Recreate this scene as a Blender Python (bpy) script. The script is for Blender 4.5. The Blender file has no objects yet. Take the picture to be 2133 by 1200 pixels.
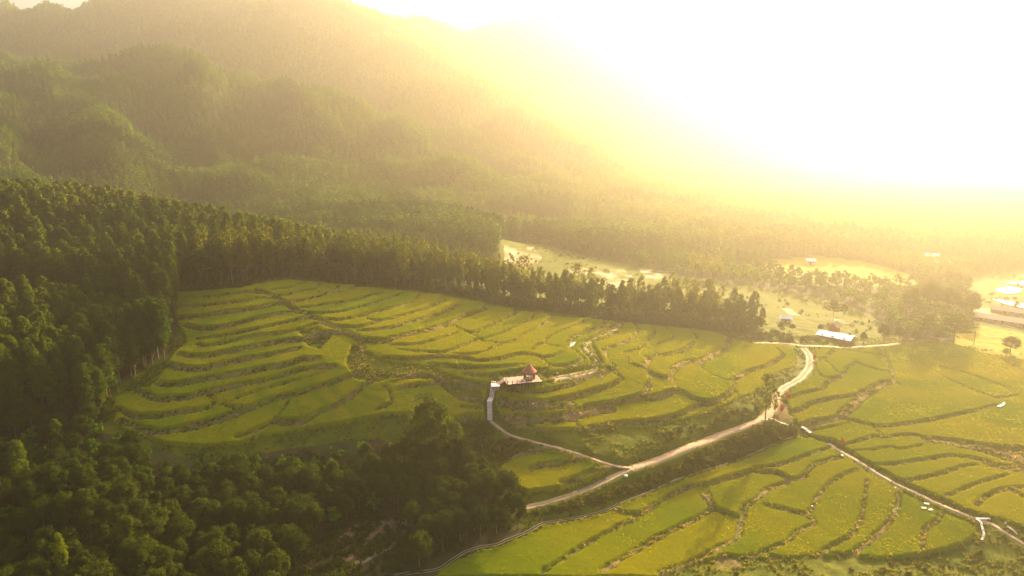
import bpy, bmesh, math, random
import numpy as np
from mathutils import Vector, Matrix

# ------------------------------------------------------------------ camera
W0, H0, FPX = 2133.0, 1200.0, 1422.0          # the photograph's frame and focal length in its pixels
CAM_H, PITCH = 106.0, math.radians(13.0)
scene = bpy.context.scene
col = scene.collection
cam_data = bpy.data.cameras.new("camera")
cam_data.sensor_width = 36.0
cam_data.lens = 36.0 * FPX / W0
cam_data.clip_start, cam_data.clip_end = 1.0, 9000.0
cam = bpy.data.objects.new("camera", cam_data)
cam.location = (0, 0, CAM_H)
cam.rotation_euler = (math.pi / 2 - PITCH, 0, 0)
col.objects.link(cam)
scene.camera = cam

# ------------------------------------------------------------------ world, sun, exposure
SUN_AZ, SUN_EL = math.radians(33.0), math.radians(19.5)   # azimuth to the right of the view
world = bpy.data.worlds.new("World")
scene.world = world
world.use_nodes = True
wn = world.node_tree
for n in list(wn.nodes): wn.nodes.remove(n)
sky = wn.nodes.new('ShaderNodeTexSky')
sky.sky_type = 'NISHITA'; sky.sun_disc = False
sky.sun_elevation = SUN_EL; sky.sun_rotation = SUN_AZ
sky.altitude = 200; sky.air_density = 1.0; sky.dust_density = 8.0; sky.ozone_density = 0.3
bg = wn.nodes.new('ShaderNodeBackground'); bg.inputs['Strength'].default_value = 0.085
wo = wn.nodes.new('ShaderNodeOutputWorld')
wn.links.new(sky.outputs[0], bg.inputs['Color']); wn.links.new(bg.outputs[0], wo.inputs['Surface'])
sd = bpy.data.lights.new("sun", 'SUN'); sd.energy = 5.0; sd.angle = math.radians(0.5); sd.color = (1.0, 0.77, 0.43)
sun = bpy.data.objects.new("sun", sd); col.objects.link(sun)
sdir = Vector((math.sin(SUN_AZ) * math.cos(SUN_EL), math.cos(SUN_AZ) * math.cos(SUN_EL), math.sin(SUN_EL)))
sun.rotation_euler = (-sdir).to_track_quat('-Z', 'Y').to_euler()
sun.location = sdir * 400
vs = scene.view_settings
vs.view_transform = 'Standard'; vs.look = 'None'; vs.gamma = 1.0; vs.use_curve_mapping = False
vs.exposure = 2.08
cy = scene.cycles
cy.use_denoising = True; cy.denoising_prefilter = 'NONE'
cy.volume_bounces = 0; cy.max_bounces = 5; cy.diffuse_bounces = 2; cy.glossy_bounces = 2; cy.transmission_bounces = 3; cy.transparent_max_bounces = 4
cy.sample_clamp_indirect = 4.0

HAZE_DENSITY, HAZE_ANISO, HAZE_COLOR = 0.00041, 0.765, (1.0, 0.88, 0.66)

# ------------------------------------------------------------------ small helpers
rng = np.random.default_rng(7)
random.seed(7)

def tag(o, label=None, cat=None, group=None, kind=None):
    if label: o['label'] = label
    if cat: o['category'] = cat
    if group: o['group'] = group
    if kind: o['kind'] = kind
    return o

def empty(name, loc, rz=0.0, scale=1.0):
    o = bpy.data.objects.new(name, None); col.objects.link(o)
    o.location = loc; o.rotation_euler = (0, 0, rz); o.scale = (scale,) * 3
    o.empty_display_size = 0.5
    return o

def mesh_data(name, verts, faces, mats, smooth=False, mat_idx=None):
    verts = np.asarray(verts, dtype=np.float32)
    me = bpy.data.meshes.new(name)
    if isinstance(faces, np.ndarray):
        k = faces.shape[1]; n = len(faces)
        me.vertices.add(len(verts)); me.vertices.foreach_set('co', verts.ravel())
        me.loops.add(n * k); me.loops.foreach_set('vertex_index', faces.astype(np.int32).ravel())
        me.polygons.add(n)
        me.polygons.foreach_set('loop_start', np.arange(0, n * k, k, dtype=np.int32))
        me.polygons.foreach_set('loop_total', np.full(n, k, dtype=np.int32))
        me.update(calc_edges=True)
    else:
        me.from_pydata([tuple(map(float, v)) for v in verts], [], [tuple(int(i) for i in f) for f in faces]); me.update()
    for m in (mats if isinstance(mats, (list, tuple)) else [mats]): me.materials.append(m)
    if mat_idx is not None: me.polygons.foreach_set('material_index', np.asarray(mat_idx, dtype=np.int32))
    if smooth: me.polygons.foreach_set('use_smooth', np.ones(len(me.polygons), dtype=bool))
    return me

def link(name, me, parent=None, loc=None):
    o = bpy.data.objects.new(name, me); col.objects.link(o)
    if parent is not None: o.parent = parent
    if loc is not None: o.location = loc
    return o

class MB:
    """collects boxes, tubes and prisms; build() links them as ONE mesh"""
    def __init__(s): s.v = []; s.f = []
    def add(s, vs, fs):
        o = len(s.v); s.v += [tuple(v) for v in vs]; s.f += [tuple(i + o for i in f) for f in fs]; return s
    def box(s, c, d, rz=0.0, tilt=None):
        x, y, z = d[0] / 2, d[1] / 2, d[2] / 2
        vs = [Vector((i * x, j * y, k * z)) for k in (-1, 1) for j in (-1, 1) for i in (-1, 1)]
        m = Matrix.Rotation(rz, 3, 'Z')
        if tilt: m = m @ Matrix.Rotation(tilt[1], 3, tilt[0])
        c = Vector(c)
        return s.add([m @ v + c for v in vs], [(0, 2, 3, 1), (4, 5, 7, 6), (0, 1, 5, 4), (2, 6, 7, 3), (0, 4, 6, 2), (1, 3, 7, 5)])
    def tube(s, pts, radii, n=6, cap=True):
        pts = [Vector(p) for p in pts]; rings = []
        for i, p in enumerate(pts):
            d = (pts[min(i + 1, len(pts) - 1)] - pts[max(i - 1, 0)]).normalized()
            u = d.orthogonal().normalized() if abs(d.z) < 0.9 else Vector((1, 0, 0)).cross(d).normalized()
            w = d.cross(u).normalized(); r = radii[i] if hasattr(radii, '__len__') else radii
            rings.append([p + (u * math.cos(a) + w * math.sin(a)) * r for a in [2 * math.pi * k / n for k in range(n)]])
        vs = [v for r in rings for v in r]; fs = []
        for i in range(len(pts) - 1):
            for k in range(n):
                a, b = i * n + k, i * n + (k + 1) % n
                fs.append((a, b, b + n, a + n))
        if cap: fs += [tuple(range(n - 1, -1, -1)), tuple(range((len(pts) - 1) * n, len(pts) * n))]
        return s.add(vs, fs)
    def cone(s, c, r0, r1, h, n=16, cap=True):
        return s.tube([c, (c[0], c[1], c[2] + h)], [r0, max(r1, 1e-3)], n, cap)
    def build(s, name, mat, parent=None, smooth=False, loc=None):
        return link(name, mesh_data(name, np.array(s.v), s.f, mat, smooth), parent, loc)

# ------------------------------------------------------------------ materials
def new_mat(name):
    m = bpy.data.materials.new(name); m.use_nodes = True
    t = m.node_tree
    for n in list(t.nodes): t.nodes.remove(n)
    out = t.nodes.new('ShaderNodeOutputMaterial')
    return m, t, out

def N(t, kind, **kw):
    n = t.nodes.new(kind)
    for k, v in kw.items():
        if k in n.inputs: n.inputs[k].default_value = v
        else: setattr(n, k, v)
    return n

def noise(t, scale, detail=3.0, rough=0.6, coord=None):
    tc = N(t, 'ShaderNodeTexCoord') if coord is None else None
    n = N(t, 'ShaderNodeTexNoise'); n.inputs['Scale'].default_value = scale
    n.inputs['Detail'].default_value = detail; n.inputs['Roughness'].default_value = rough
    t.links.new(tc.outputs['Object'] if tc else coord, n.inputs['Vector'])
    return n.outputs['Fac']

def mix(t, fac, a, b):
    n = N(t, 'ShaderNodeMix', data_type='RGBA')
    for s, v in ((0, fac), (6, a), (7, b)):
        if isinstance(v, (int, float)): n.inputs[s].default_value = v
        elif isinstance(v, tuple): n.inputs[s].default_value = (*v, 1) if len(v) == 3 else v
        else: t.links.new(v, n.inputs[s])
    return n.outputs[2]

def ramp(t, src, a, b):
    n = N(t, 'ShaderNodeMapRange'); n.inputs[1].default_value = a; n.inputs[2].default_value = b
    t.links.new(src, n.inputs[0]); return n.outputs[0]

def attr(t, name):
    n = N(t, 'ShaderNodeAttribute'); n.attribute_name = name; return n.outputs['Fac']

def simple(name, base, alt=None, scale=2.0, rough=0.8, bump=0.0, metal=0.0):
    m, t, out = new_mat(name)
    p = N(t, 'ShaderNodeBsdfPrincipled'); p.inputs['Roughness'].default_value = rough; p.inputs['Metallic'].default_value = metal
    p.inputs['Specular IOR Level'].default_value = 0.25
    alt = alt or tuple(c * 0.7 for c in base)
    f = noise(t, scale, 5.0)
    t.links.new(mix(t, ramp(t, f, 0.35, 0.65), base, alt), p.inputs['Base Color'])
    if bump:
        b = N(t, 'ShaderNodeBump'); b.inputs['Strength'].default_value = bump; b.inputs['Distance'].default_value = 0.1
        t.links.new(noise(t, scale * 4, 4.0), b.inputs['Height']); t.links.new(b.outputs[0], p.inputs['Normal'])
    t.links.new(p.outputs[0], out.inputs['Surface'])
    return m

def foliage(name, c1, c2, c3=None, transl=0.45, patch=0.72):
    """leaf colours differ from plant to plant; thin leaves let light through"""
    m, t, out = new_mat(name)
    oi = N(t, 'ShaderNodeObjectInfo')
    f = noise(t, 0.6, 2.0)
    c = mix(t, oi.outputs['Random'], c1, c2)
    c = mix(t, ramp(t, f, 0.4, 0.7), c, c3 or c2)
    mp = N(t, 'ShaderNodeVectorMath', operation='SCALE'); mp.inputs['Scale'].default_value = 0.011; t.links.new(oi.outputs['Location'], mp.inputs[0])
    g = noise(t, 1.0, 3.0, 0.6, mp.outputs[0]); c = mix(t, ramp(t, g, 0.44, 0.60), c, tuple(k * q for k, q in zip(c2, (patch * 0.85, patch, patch))))
    d = N(t, 'ShaderNodeBsdfDiffuse'); tr = N(t, 'ShaderNodeBsdfTranslucent')
    mx = N(t, 'ShaderNodeMixShader'); mx.inputs[0].default_value = transl
    hs = N(t, 'ShaderNodeHueSaturation'); hs.inputs['Value'].default_value = 2.0; hs.inputs['Hue'].default_value = 0.485
    t.links.new(c, d.inputs['Color']); t.links.new(c, hs.inputs['Color']); t.links.new(hs.outputs[0], tr.inputs['Color'])
    t.links.new(d.outputs[0], mx.inputs[1]); t.links.new(tr.outputs[0], mx.inputs[2]); t.links.new(mx.outputs[0], out.inputs['Surface'])
    return m

M = {}
M['euc'] = foliage('eucalyptus_leaves', (0.120, 0.155, 0.006), (0.070, 0.108, 0.005), (0.160, 0.172, 0.008), 0.55)
M['broad'] = foliage('broadleaf_leaves', (0.055, 0.074, 0.006), (0.036, 0.055, 0.005), (0.078, 0.088, 0.007), 0.45)
M['shrub'] = foliage('shrub_leaves', (0.130, 0.130, 0.012), (0.085, 0.095, 0.010), (0.18, 0.15, 0.016), 0.5)
M['far'] = foliage('hill_forest_leaves', (0.090, 0.175, 0.005), (0.045, 0.110, 0.004), (0.145, 0.195, 0.007), 0.5, 0.5)
M['belt'] = foliage('belt_leaves', (0.150, 0.160, 0.006), (0.100, 0.118, 0.006), (0.20, 0.18, 0.008), 0.66)
M['bark'] = simple('bark', (0.20, 0.14, 0.08), (0.10, 0.07, 0.04), 1.5, 0.9)
M['straw'] = foliage('dry_grass', (0.26, 0.20, 0.045), (0.17, 0.155, 0.02), (0.32, 0.24, 0.06), 0.5)
M['green_grass'] = foliage('green_grass', (0.12, 0.13, 0.012), (0.07, 0.09, 0.010), (0.20, 0.17, 0.02), 0.5)

# ------------------------------------------------------------------ photograph pixel -> ray
CP, SP = math.cos(PITCH), math.sin(PITCH)
def ray(px, py):
    a = (np.asarray(px, float) - W0 / 2) / FPX; b = (H0 / 2 - np.asarray(py, float)) / FPX
    return a, CP + b * SP, -SP + b * CP
def at_z(px, py, z):
    a, dy, dz = ray(px, py); t = (z - CAM_H) / dz; return (a * t, dy * t, z)
def at_y(px, py, Y, h=0):
    a, dy, dz = ray(px, py); t = Y / dy; return (a * t, Y, CAM_H + dz * t - h)
def project(x, y, z):
    z = z - CAM_H
    f = y * CP - z * SP; u = y * SP + z * CP
    return W0 / 2 + FPX * x / f, H0 / 2 - FPX * u / f, f

# ------------------------------------------------------------------ the lie of the land
CZ = [(0,1200,-2),(300,1200,-3),(700,1195,-5),(930,1185,-6),(1200,1180,-6),(1600,1190,-6),(2000,1190,-7),(2133,1180,-7),(2133,1090,-4),
(1128,1092,-5),(1320,1075,-5),(1600,1050,-4.5),(1900,1080,-4.5),(1357,1022,-4),(1526,961,-2.5),(1657,912,-0.5),(1095,1056,-1),(1318,976,1.5),
(1450,925,3),(1590,870,5),(1700,960,-1.5),(1900,1010,-2.5),(2060,1085,-3),(2050,950,-1.5),(1850,930,-0.5),(1800,850,2),(2000,830,2),(2133,900,1),
(1680,800,6),(1680,730,8),(1840,720,6),(2000,724,5),(2133,740,4),(2133,690,4),(2090,600,5),(1750,560,8),(1700,540,9),(1900,590,7),(2133,540,6),(2133,490,8),
(1660,720,9),(1500,695,12),(1400,690,14),(1260,670,19),(1100,652,25),(900,615,33),(700,592,39),(560,583,43),(380,605,41),(370,700,30),(700,750,24),
(300,800,21),(243,860,15),(500,920,8),(700,900,9),(800,830,16),(960,790,19),(1022,800,18),(1022,873,10),(1100,800,18.5),(1170,935,5),(1000,700,25),
(1250,750,18.5),(1400,800,12.5),(1400,850,8.5),(1500,780,10.5),(1250,870,9),(900,950,3),(1050,1000,0),(700,1050,-3),(812,1138,-5),(400,1050,-1),(100,1000,3),
(1080,505,14),(1250,545,12),(1400,575,11),(1600,620,9),(1470,577,10),(1800,670,6)]
CY = [(400,360,690,16),(480,425,640,16),(620,330,780,16),(700,380,760,16),(0,370,350,22),(200,385,365,22),(400,430,365,20),(100,500,300,22),(0,600,240,22),(200,600,250,22),(0,750,200,20),(150,750,205,20),(100,900,165,20),
(500,440,620,16),(300,400,640,16),(100,330,640,16),(0,250,660,16),(250,290,760,16),(600,300,800,16),(800,400,700,16),(900,432,545,14),(980,458,520,13),(820,425,590,16),
(950,350,820,16),(830,290,950,16),(700,220,1050,16),(560,170,1100,16),(420,150,1100,16),(280,80,1080,16),(120,130,1020,16),(30,190,960,16),
(300,200,900,16),(150,230,830,16),(450,250,900,16),(0,25,1650,16),(85,40,1650,16),(240,5,1650,16),(420,-25,1700,16),(30,110,1450,16),
(500,80,1550,16),(560,10,1550,16),(700,60,1500,16),(800,110,1450,16),(900,170,1300,16),(1000,260,1100,16),(1080,340,950,14),(1200,440,700,14),
(1060,180,1700,16),(1200,290,1300,16),(1400,380,1000,16),(1650,490,650,0),(780,65,1950,16),(920,60,1950,16),(960,92,1950,16),(1080,60,2000,16),
(1180,45,2000,16),(1300,80,2000,16),(1450,130,2000,16),(1700,200,2100,16),(1900,215,2100,16),(2133,230,2200,16),(1800,350,1400,14),(2000,420,900,8),(1500,300,1500,16)]
CW = [(-60,680,18),(-20,620,12),(-110,760,26),(-270,1230,85),(-400,1300,118),(-130,1100,50),(-40,920,24),(-440,840,72),(-300,785,36),(-200,880,44),(-330,480,38),(-150,460,22),(-20,440,15),(60,440,14),(-700,1350,150),(-500,1350,150),(-250,1300,110),(0,0,-5),(-200,0,5),(200,0,-8),(-150,90,0),
(150,100,-7),(-2500,1000,250),(-600,600,120),(-1200,1500,380),(2500,1000,40),(1000,700,10),(600,500,5),(-2500,3000,300),(2500,3000,120),(0,3000,250),(-1000,3000,300),(-2000,2000,330),
(-400,300,90),(-400,100,40),(500,200,-8),(-900,800,180)]
P = [at_z(*c) for c in CZ] + [at_y(*c) for c in CY] + CW
P = np.array(P, float)
_c = 14.0
def _phi(dx, dy): return np.sqrt(dx * dx + dy * dy + _c * _c)
_A = _phi(P[:, None, 0] - P[None, :, 0], P[:, None, 1] - P[None, :, 1])
_n = len(P)
_S = np.zeros((_n + 3, _n + 3)); _S[:_n, :_n] = _A + np.eye(_n) * -0.8
_S[:_n, _n] = 1; _S[:_n, _n + 1:] = P[:, :2]; _S[_n, :_n] = 1; _S[_n + 1:, :_n] = P[:, :2].T
_wt = np.linalg.solve(_S, np.concatenate([P[:, 2], [0, 0, 0]]))

def _hash(i, j, s):
    h = (i.astype(np.int64) * 374761393 + j.astype(np.int64) * 668265263 + s * 974634777) & 0x7fffffff
    h = ((h ^ (h >> 13)) * 1274126177) & 0x7fffffff
    return ((h ^ (h >> 16)) & 0xffff) / 65535.0
def vnoise(x, y, s=0):
    i, j = np.floor(x), np.floor(y); fx, fy = x - i, y - j
    fx = fx * fx * (3 - 2 * fx); fy = fy * fy * (3 - 2 * fy)
    i = i.astype(np.int64); j = j.astype(np.int64)
    a, b, c, d = _hash(i, j, s), _hash(i + 1, j, s), _hash(i, j + 1, s), _hash(i + 1, j + 1, s)
    return (a + (b - a) * fx) * (1 - fy) + (c + (d - c) * fx) * fy - 0.5
def fbm(x, y, s=0, o=4):
    r = 0; w = 1.0
    for k in range(o): r = r + w * vnoise(x * 2 ** k, y * 2 ** k, s + k); w *= 0.5
    return r

def ground0(x, y):
    x = np.asarray(x, float); y = np.asarray(y, float); sh = x.shape; x = x.ravel(); y = y.ravel()
    r = _wt[_n] + _wt[_n + 1] * x + _wt[_n + 2] * y
    for k in range(_n): r = r + _wt[k] * _phi(x - P[k, 0], y - P[k, 1])
    far = np.clip((np.hypot(x, y) - 470) / 380, 0, 1) * np.clip((r - 12) / 50, 0, 1)
    a = x * 0.83 + y * 0.56; b = -x * 0.56 + y * 0.83            # spurs run down towards the valley
    a = a + 60 * vnoise(x / 160, y / 160, 9)
    rid = 0.45 - np.abs(vnoise(a / 120, b / 420, 3)) * 2; rid2 = 0.45 - np.abs(vnoise(a / 50, b / 170, 6)) * 2
    r = r + far * (rid * 58 + rid2 * 22 + fbm(x / 90, y / 90, 5, 3) * 12)
    return r.reshape(sh)

# a 2 m table of the ground round the fields for tracing rays
GX0, GY0, GS = -420.0, 90.0, 2.0
_gx = np.arange(GX0, 760, GS); _gy = np.arange(GY0, 900, GS)
_GT = ground0(*np.meshgrid(_gx, _gy))
def _bil(T, x0, y0, s, x, y):
    u = np.clip((x - x0) / s, 0, T.shape[1] - 1.001); v = np.clip((y - y0) / s, 0, T.shape[0] - 1.001)
    i = u.astype(int); j = v.astype(int); fu, fv = u - i, v - j
    return (T[j, i] * (1 - fu) + T[j, i + 1] * fu) * (1 - fv) + (T[j + 1, i] * (1 - fu) + T[j + 1, i + 1] * fu) * fv
def hit(px, py, T=None):
    """where the ray through a photograph pixel meets the ground"""
    px = np.atleast_1d(np.asarray(px, float)); py = np.atleast_1d(np.asarray(py, float))
    a, dy, dz = ray(px, py); t = np.arange(100, 900, 1.0)[None, :]
    X, Y, Z = a[:, None] * t, dy[:, None] * t, CAM_H + dz[:, None] * t
    d = Z - _bil(_GT, GX0, GY0, GS, X, Y)
    k = np.argmax(d < 0, axis=1); k = np.where((d < 0).any(axis=1), k, t.shape[1] - 1); k = np.maximum(k, 1)
    r = np.arange(len(px)); d0, d1 = d[r, k - 1], d[r, k]
    f = np.clip(d0 / np.where(np.abs(d0 - d1) < 1e-6, 1, d0 - d1), 0, 1)
    tt = t[0, k - 1] + f
    return np.stack([a * tt, dy * tt, CAM_H + dz * tt], 1)
def poly(pts): p = np.array(pts, float); return hit(p[:, 0], p[:, 1])[:, :2]
def inside(x, y, pg):
    r = np.zeros(x.shape, bool); n = len(pg); xmin, ymin = pg.min(0); xmax, ymax = pg.max(0)
    m = (x > xmin) & (x < xmax) & (y > ymin) & (y < ymax)
    xs, ys = x[m], y[m]; c = np.zeros(xs.shape, bool)
    for i in range(n):
        x1, y1 = pg[i]; x2, y2 = pg[(i + 1) % n]
        if y1 == y2: continue
        c ^= ((y1 > ys) != (y2 > ys)) & (xs < (x2 - x1) * (ys - y1) / (y2 - y1) + x1)
    r[m] = c; return r
def smooth_line(p, n=4):
    """Catmull-Rom through the points"""
    p = np.asarray(p, float)
    if len(p) < 3: return p
    q = np.vstack([2 * p[0] - p[1], p, 2 * p[-1] - p[-2]]); out = []
    for i in range(1, len(q) - 2):
        for k in range(n):
            t = k / n
            out.append(0.5 * ((2 * q[i]) + (q[i + 1] - q[i - 1]) * t + (2 * q[i - 1] - 5 * q[i] + 4 * q[i + 1] - q[i + 2]) * t * t + (3 * q[i] - q[i - 1] - 3 * q[i + 1] + q[i + 2]) * t ** 3))
    out.append(p[-1]); return np.array(out)

# bunds and risers between the paddies: (width in metres, photograph points)
LINES = """
1.4 372,624 429,620 474,615 524,609 539,613
1.6 369,644 417,640 455,634 492,630 530,624 562,622
2.4 369,667 406,663 455,654 511,647 567,637 586,634
2.2 386,679 408,686 436,688 474,682 530,667 586,654 620,649
1.6 408,709 436,706 492,696 549,684 605,671 628,665 651,662
1.8 410,718 429,724 464,718 511,705 534,700
1.4 541,698 577,699 605,692 630,684 656,675 679,675
2.6 372,741 399,746 436,744 492,733 549,720 600,711 634,707 656,697 684,693 712,692 724,694
2.8 350,763 389,772 417,772 474,759 530,748 586,735 624,727
2.8 331,801 350,805 388,800 425,792 481,784 538,773 600,762 628,752 664,750
2.4 284,811 312,829 331,835 369,833 402,829 421,820 444,826
1.8 444,816 481,807 538,797 575,789 608,778 645,769 701,767
1.0 481,839 519,822 556,811 600,798 636,788 673,778
2.0 243,852 266,865 284,872 331,871 369,864 406,858 440,850 444,842
1.6 466,844 500,856 538,846 570,832 608,824 654,811 701,796 739,781 750,771
2.8 249,876 275,887 303,901 341,903 388,895 434,884 472,871 496,861 500,856
1.6 491,916 528,904 566,882 590,854 600,835
2.2 570,884 608,885 639,882 664,865 701,848 739,822 767,799 774,792
1.4 786,859 814,844 814,824 803,805
1.6 819,796 842,787 879,779 917,788 936,809
1.4 829,811 851,805 889,799 917,798
1.4 862,841 879,829 898,826
3.0 535,606 570,620 590,630 612,645 640,655 665,668 690,680 712,690 735,700 750,712 755,730
1.8 567,606 605,601 619,594 636,589
1.6 580,618 600,615 628,608 656,602 669,594
2.0 600,632 628,628 656,621 684,612 701,606 703,596
1.6 701,607 716,611 731,604 741,598
1.8 619,644 647,642 679,635 722,630 759,621 778,614 800,612
1.4 645,654 675,655 712,651 759,639 797,628 825,617 840,611
1.8 681,666 705,669 741,662 778,652 825,641 862,628 872,615
1.8 784,671 802,669 844,658 881,647 919,632 924,624 917,617
1.6 701,681 731,684 759,682 784,673 765,666
2.2 746,690 778,690 825,682 872,667 919,656 947,641 962,631
3.0 754,709 806,712 816,707 844,701 881,692 919,682 937,675 966,660 998,650 1015,641 1007,633
1.6 816,718 862,720 900,712 937,699 952,694
0.9 937,675 965,690 985,700
1.4 834,731 881,735 924,737 956,726 989,711 1004,708
1.6 974,694 985,697 1004,689 1026,678 1054,665 1071,656 1072,648
0.9 974,695 989,702 1006,712 1026,714 1043,719
1.5 1013,708 1045,695 1073,682 1101,669 1114,657
1.3 1043,717 1064,714 1092,697 1120,682 1139,671 1148,663 1139,656
1.3 1135,717 1139,706 1157,695 1186,684 1212,674 1216,669
1.2 1107,731 1118,721 1135,718 1160,723
1.5 943,739 975,741 1007,736 1026,723 1043,719
1.8 797,746 862,749 919,744 970,748 989,753 1017,753 1054,746 1082,738 1111,740 1129,749 1142,762
1.0 1135,747 1152,744 1172,736
2.0 892,759 956,765 1007,768 1054,765 1088,762
2.0 970,781 998,785 1040,785
2.2 1144,766 1172,768 1195,764 1212,753 1202,736 1186,725 1186,718
3.2 1186,716 1191,706 1223,693 1251,684 1259,674
2.2 1321,676 1328,687 1322,701 1307,714 1279,721 1261,727 1262,740 1274,757 1281,776 1289,785
3.0 1268,770 1251,783 1246,794
1.6 1058,813 1092,819 1129,817 1167,809 1195,802 1219,791 1232,787
1.8 1038,834 1091,840 1137,840 1184,832 1231,819 1269,808 1297,789
3.6 1044,846 1109,851 1175,849 1190,844
1.4 1032,866 1081,866 1137,868 1194,862 1222,855
1.6 1216,849 1250,847 1297,838 1334,829 1352,820
5.0 1044,874 1100,877 1175,872 1222,861 1269,853
2.2 1070,892 1119,896 1166,902 1212,898 1250,892 1297,885 1350,883
6.0 1128,907 1212,911 1306,897
1.2 1199,881 1205,892
6.0 1222,936 1278,941 1325,930 1350,922
2.0 1320,886 1348,884 1386,877 1423,866 1451,849 1476,845 1498,838 1526,817 1528,800
1.5 1398,793 1410,810 1425,819 1442,834 1470,843
2.2 1320,834 1337,830 1348,809 1355,795 1349,776 1340,761
2.8 1348,832 1376,828 1406,815
1.0 1532,800 1537,824 1567,828 1577,815
1.3 1357,681 1364,694 1353,707 1353,716 1368,724
1.3 1387,686 1402,699 1396,709 1368,718
2.0 1443,696 1451,705 1434,724 1415,735 1377,742 1359,733
4.0 1520,705 1509,726 1486,741 1460,754
1.2 1460,765 1471,776 1499,791 1520,799
1.0 1415,741 1452,752
3.2 1460,761 1434,754 1411,765 1400,776 1398,793
1.4 1368,742 1351,754 1353,772 1377,787 1396,791
1.3 1302,736 1317,731 1337,725 1353,716
1.3 1304,740 1309,755 1326,764 1345,768
2.6 1345,745 1348,760
2.0 1619,729 1629,742 1621,752 1593,767 1565,774 1542,786 1522,797 1527,808
2.2 1657,731 1662,765 1649,772 1621,782 1602,789
2.4 1838,726 1846,746 1855,769 1862,799
4.6 1862,799 1838,802 1812,817 1789,834 1770,853 1752,868
0.9 1755,729 1799,737 1836,741
0.9 1776,750 1793,761 1817,769 1844,776
2.2 1689,724 1696,741 1706,750 1717,748 1734,731
0.9 1698,757 1702,772 1713,787 1726,791 1740,789
1.2 1721,753 1734,766 1744,779 1759,781 1762,770 1776,761 1785,755
0.9 1699,774 1719,789 1747,787
2.2 1757,781 1749,789 1725,798 1714,811
1.2 1643,830 1670,822 1712,812 1720,802 1730,795 1753,785
1.8 1653,860 1670,853 1695,840 1728,833 1778,827 1795,817
4.2 1670,893 1712,881 1753,871
1.2 1678,903 1720,893 1768,882
1.7 1767,876 1799,883 1830,891 1864,889 1920,881 1977,870 2033,857 2076,846
0.9 1898,744 1939,771 1977,793 2033,817 2080,834
1.0 2076,831 2123,826
1.4 1940,712 2010,727 2070,741 2133,776
0.5 1939,761 2014,780 2108,814
1.3 1821,892 1832,906 1840,915
1.6 1757,931 1789,922 1812,912 1832,912
1.8 1838,914 1892,907 1930,914 1995,922 2070,933 2133,937
5.0 1930,919 1977,926 2052,939 2108,948 2127,965
1.1 1763,942 1808,941 1855,933 1875,938 1920,929
2.0 1815,971 1864,969 1902,963 1967,954 1995,952 2052,963
5.0 2060,968 2090,977 2133,982
1.7 1889,1006 1930,997 1967,987 2014,972 2033,971
1.5 1967,1038 1995,1027 2033,1010 2080,997 2099,991
1.7 2033,1055 2055,1036 2089,1023 2133,1017
2.2 2108,1025 2133,1040
1.7 1282,1063 1316,1074 1339,1071 1376,1046 1414,1026 1442,1012 1470,1011 1517,998 1570,983 1573,979 1620,973 1667,956 1720,937 1735,930
1.7 1320,1084 1282,1102 1254,1119 1217,1140 1170,1170 1128,1196
2.6 1464,1033 1481,1054 1474,1069 1432,1095 1386,1117 1339,1140 1301,1164 1254,1191
1.4 1470,1014 1479,1037
1.3 1485,1063 1536,1080
2.8 1642,1003 1635,1011 1597,1024 1582,1039 1554,1057 1545,1080 1539,1102 1534,1125 1507,1140 1470,1160 1432,1179 1376,1198
2.3 1575,986 1620,988 1642,1001 1672,998 1688,976 1720,961 1752,954
1.8 1592,1054 1629,1063 1667,1072 1686,1071 1699,1044 1717,1020 1742,997 1785,979
2.0 1682,1078 1697,1091 1686,1099 1657,1114 1639,1132 1601,1149 1586,1157
1.7 1507,1162 1545,1164 1586,1157 1601,1161 1635,1168 1704,1159 1714,1155
1.8 1806,1003 1800,1046 1794,1080 1785,1102 1770,1121 1742,1138 1714,1153
2.5 1872,1026 1868,1056 1860,1080 1845,1099 1827,1119 1799,1140 1780,1155
1.6 1733,1157 1761,1159 1780,1155
1.6 1799,1170 1836,1170 1920,1162 1939,1159 1967,1153 2005,1140 2033,1121
2.0 1960,1069 1954,1086 1932,1102 1924,1121 1920,1151
2.0 1042,969 1070,952 1109,939 1147,932 1181,936
2.4 1106,981 1119,973 1166,964 1212,951
2.4 1170,1012 1198,1001 1226,986 1241,979 1269,975
3.0 950,799 984,803 1010,808
2.0 950,831 984,834 1006,842
1.6 960,853 1002,855
1.6 957,883 978,874 1012,876
"""
def _parse(s):
    out = []
    for l in s.strip().splitlines():
        f = l.split(); out.append((float(f[0]), [tuple(map(float, q.split(','))) for q in f[1:]]))
    return out
LINES = [(w, smooth_line(poly(p), 3)) for w, p in _parse(LINES)]

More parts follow.
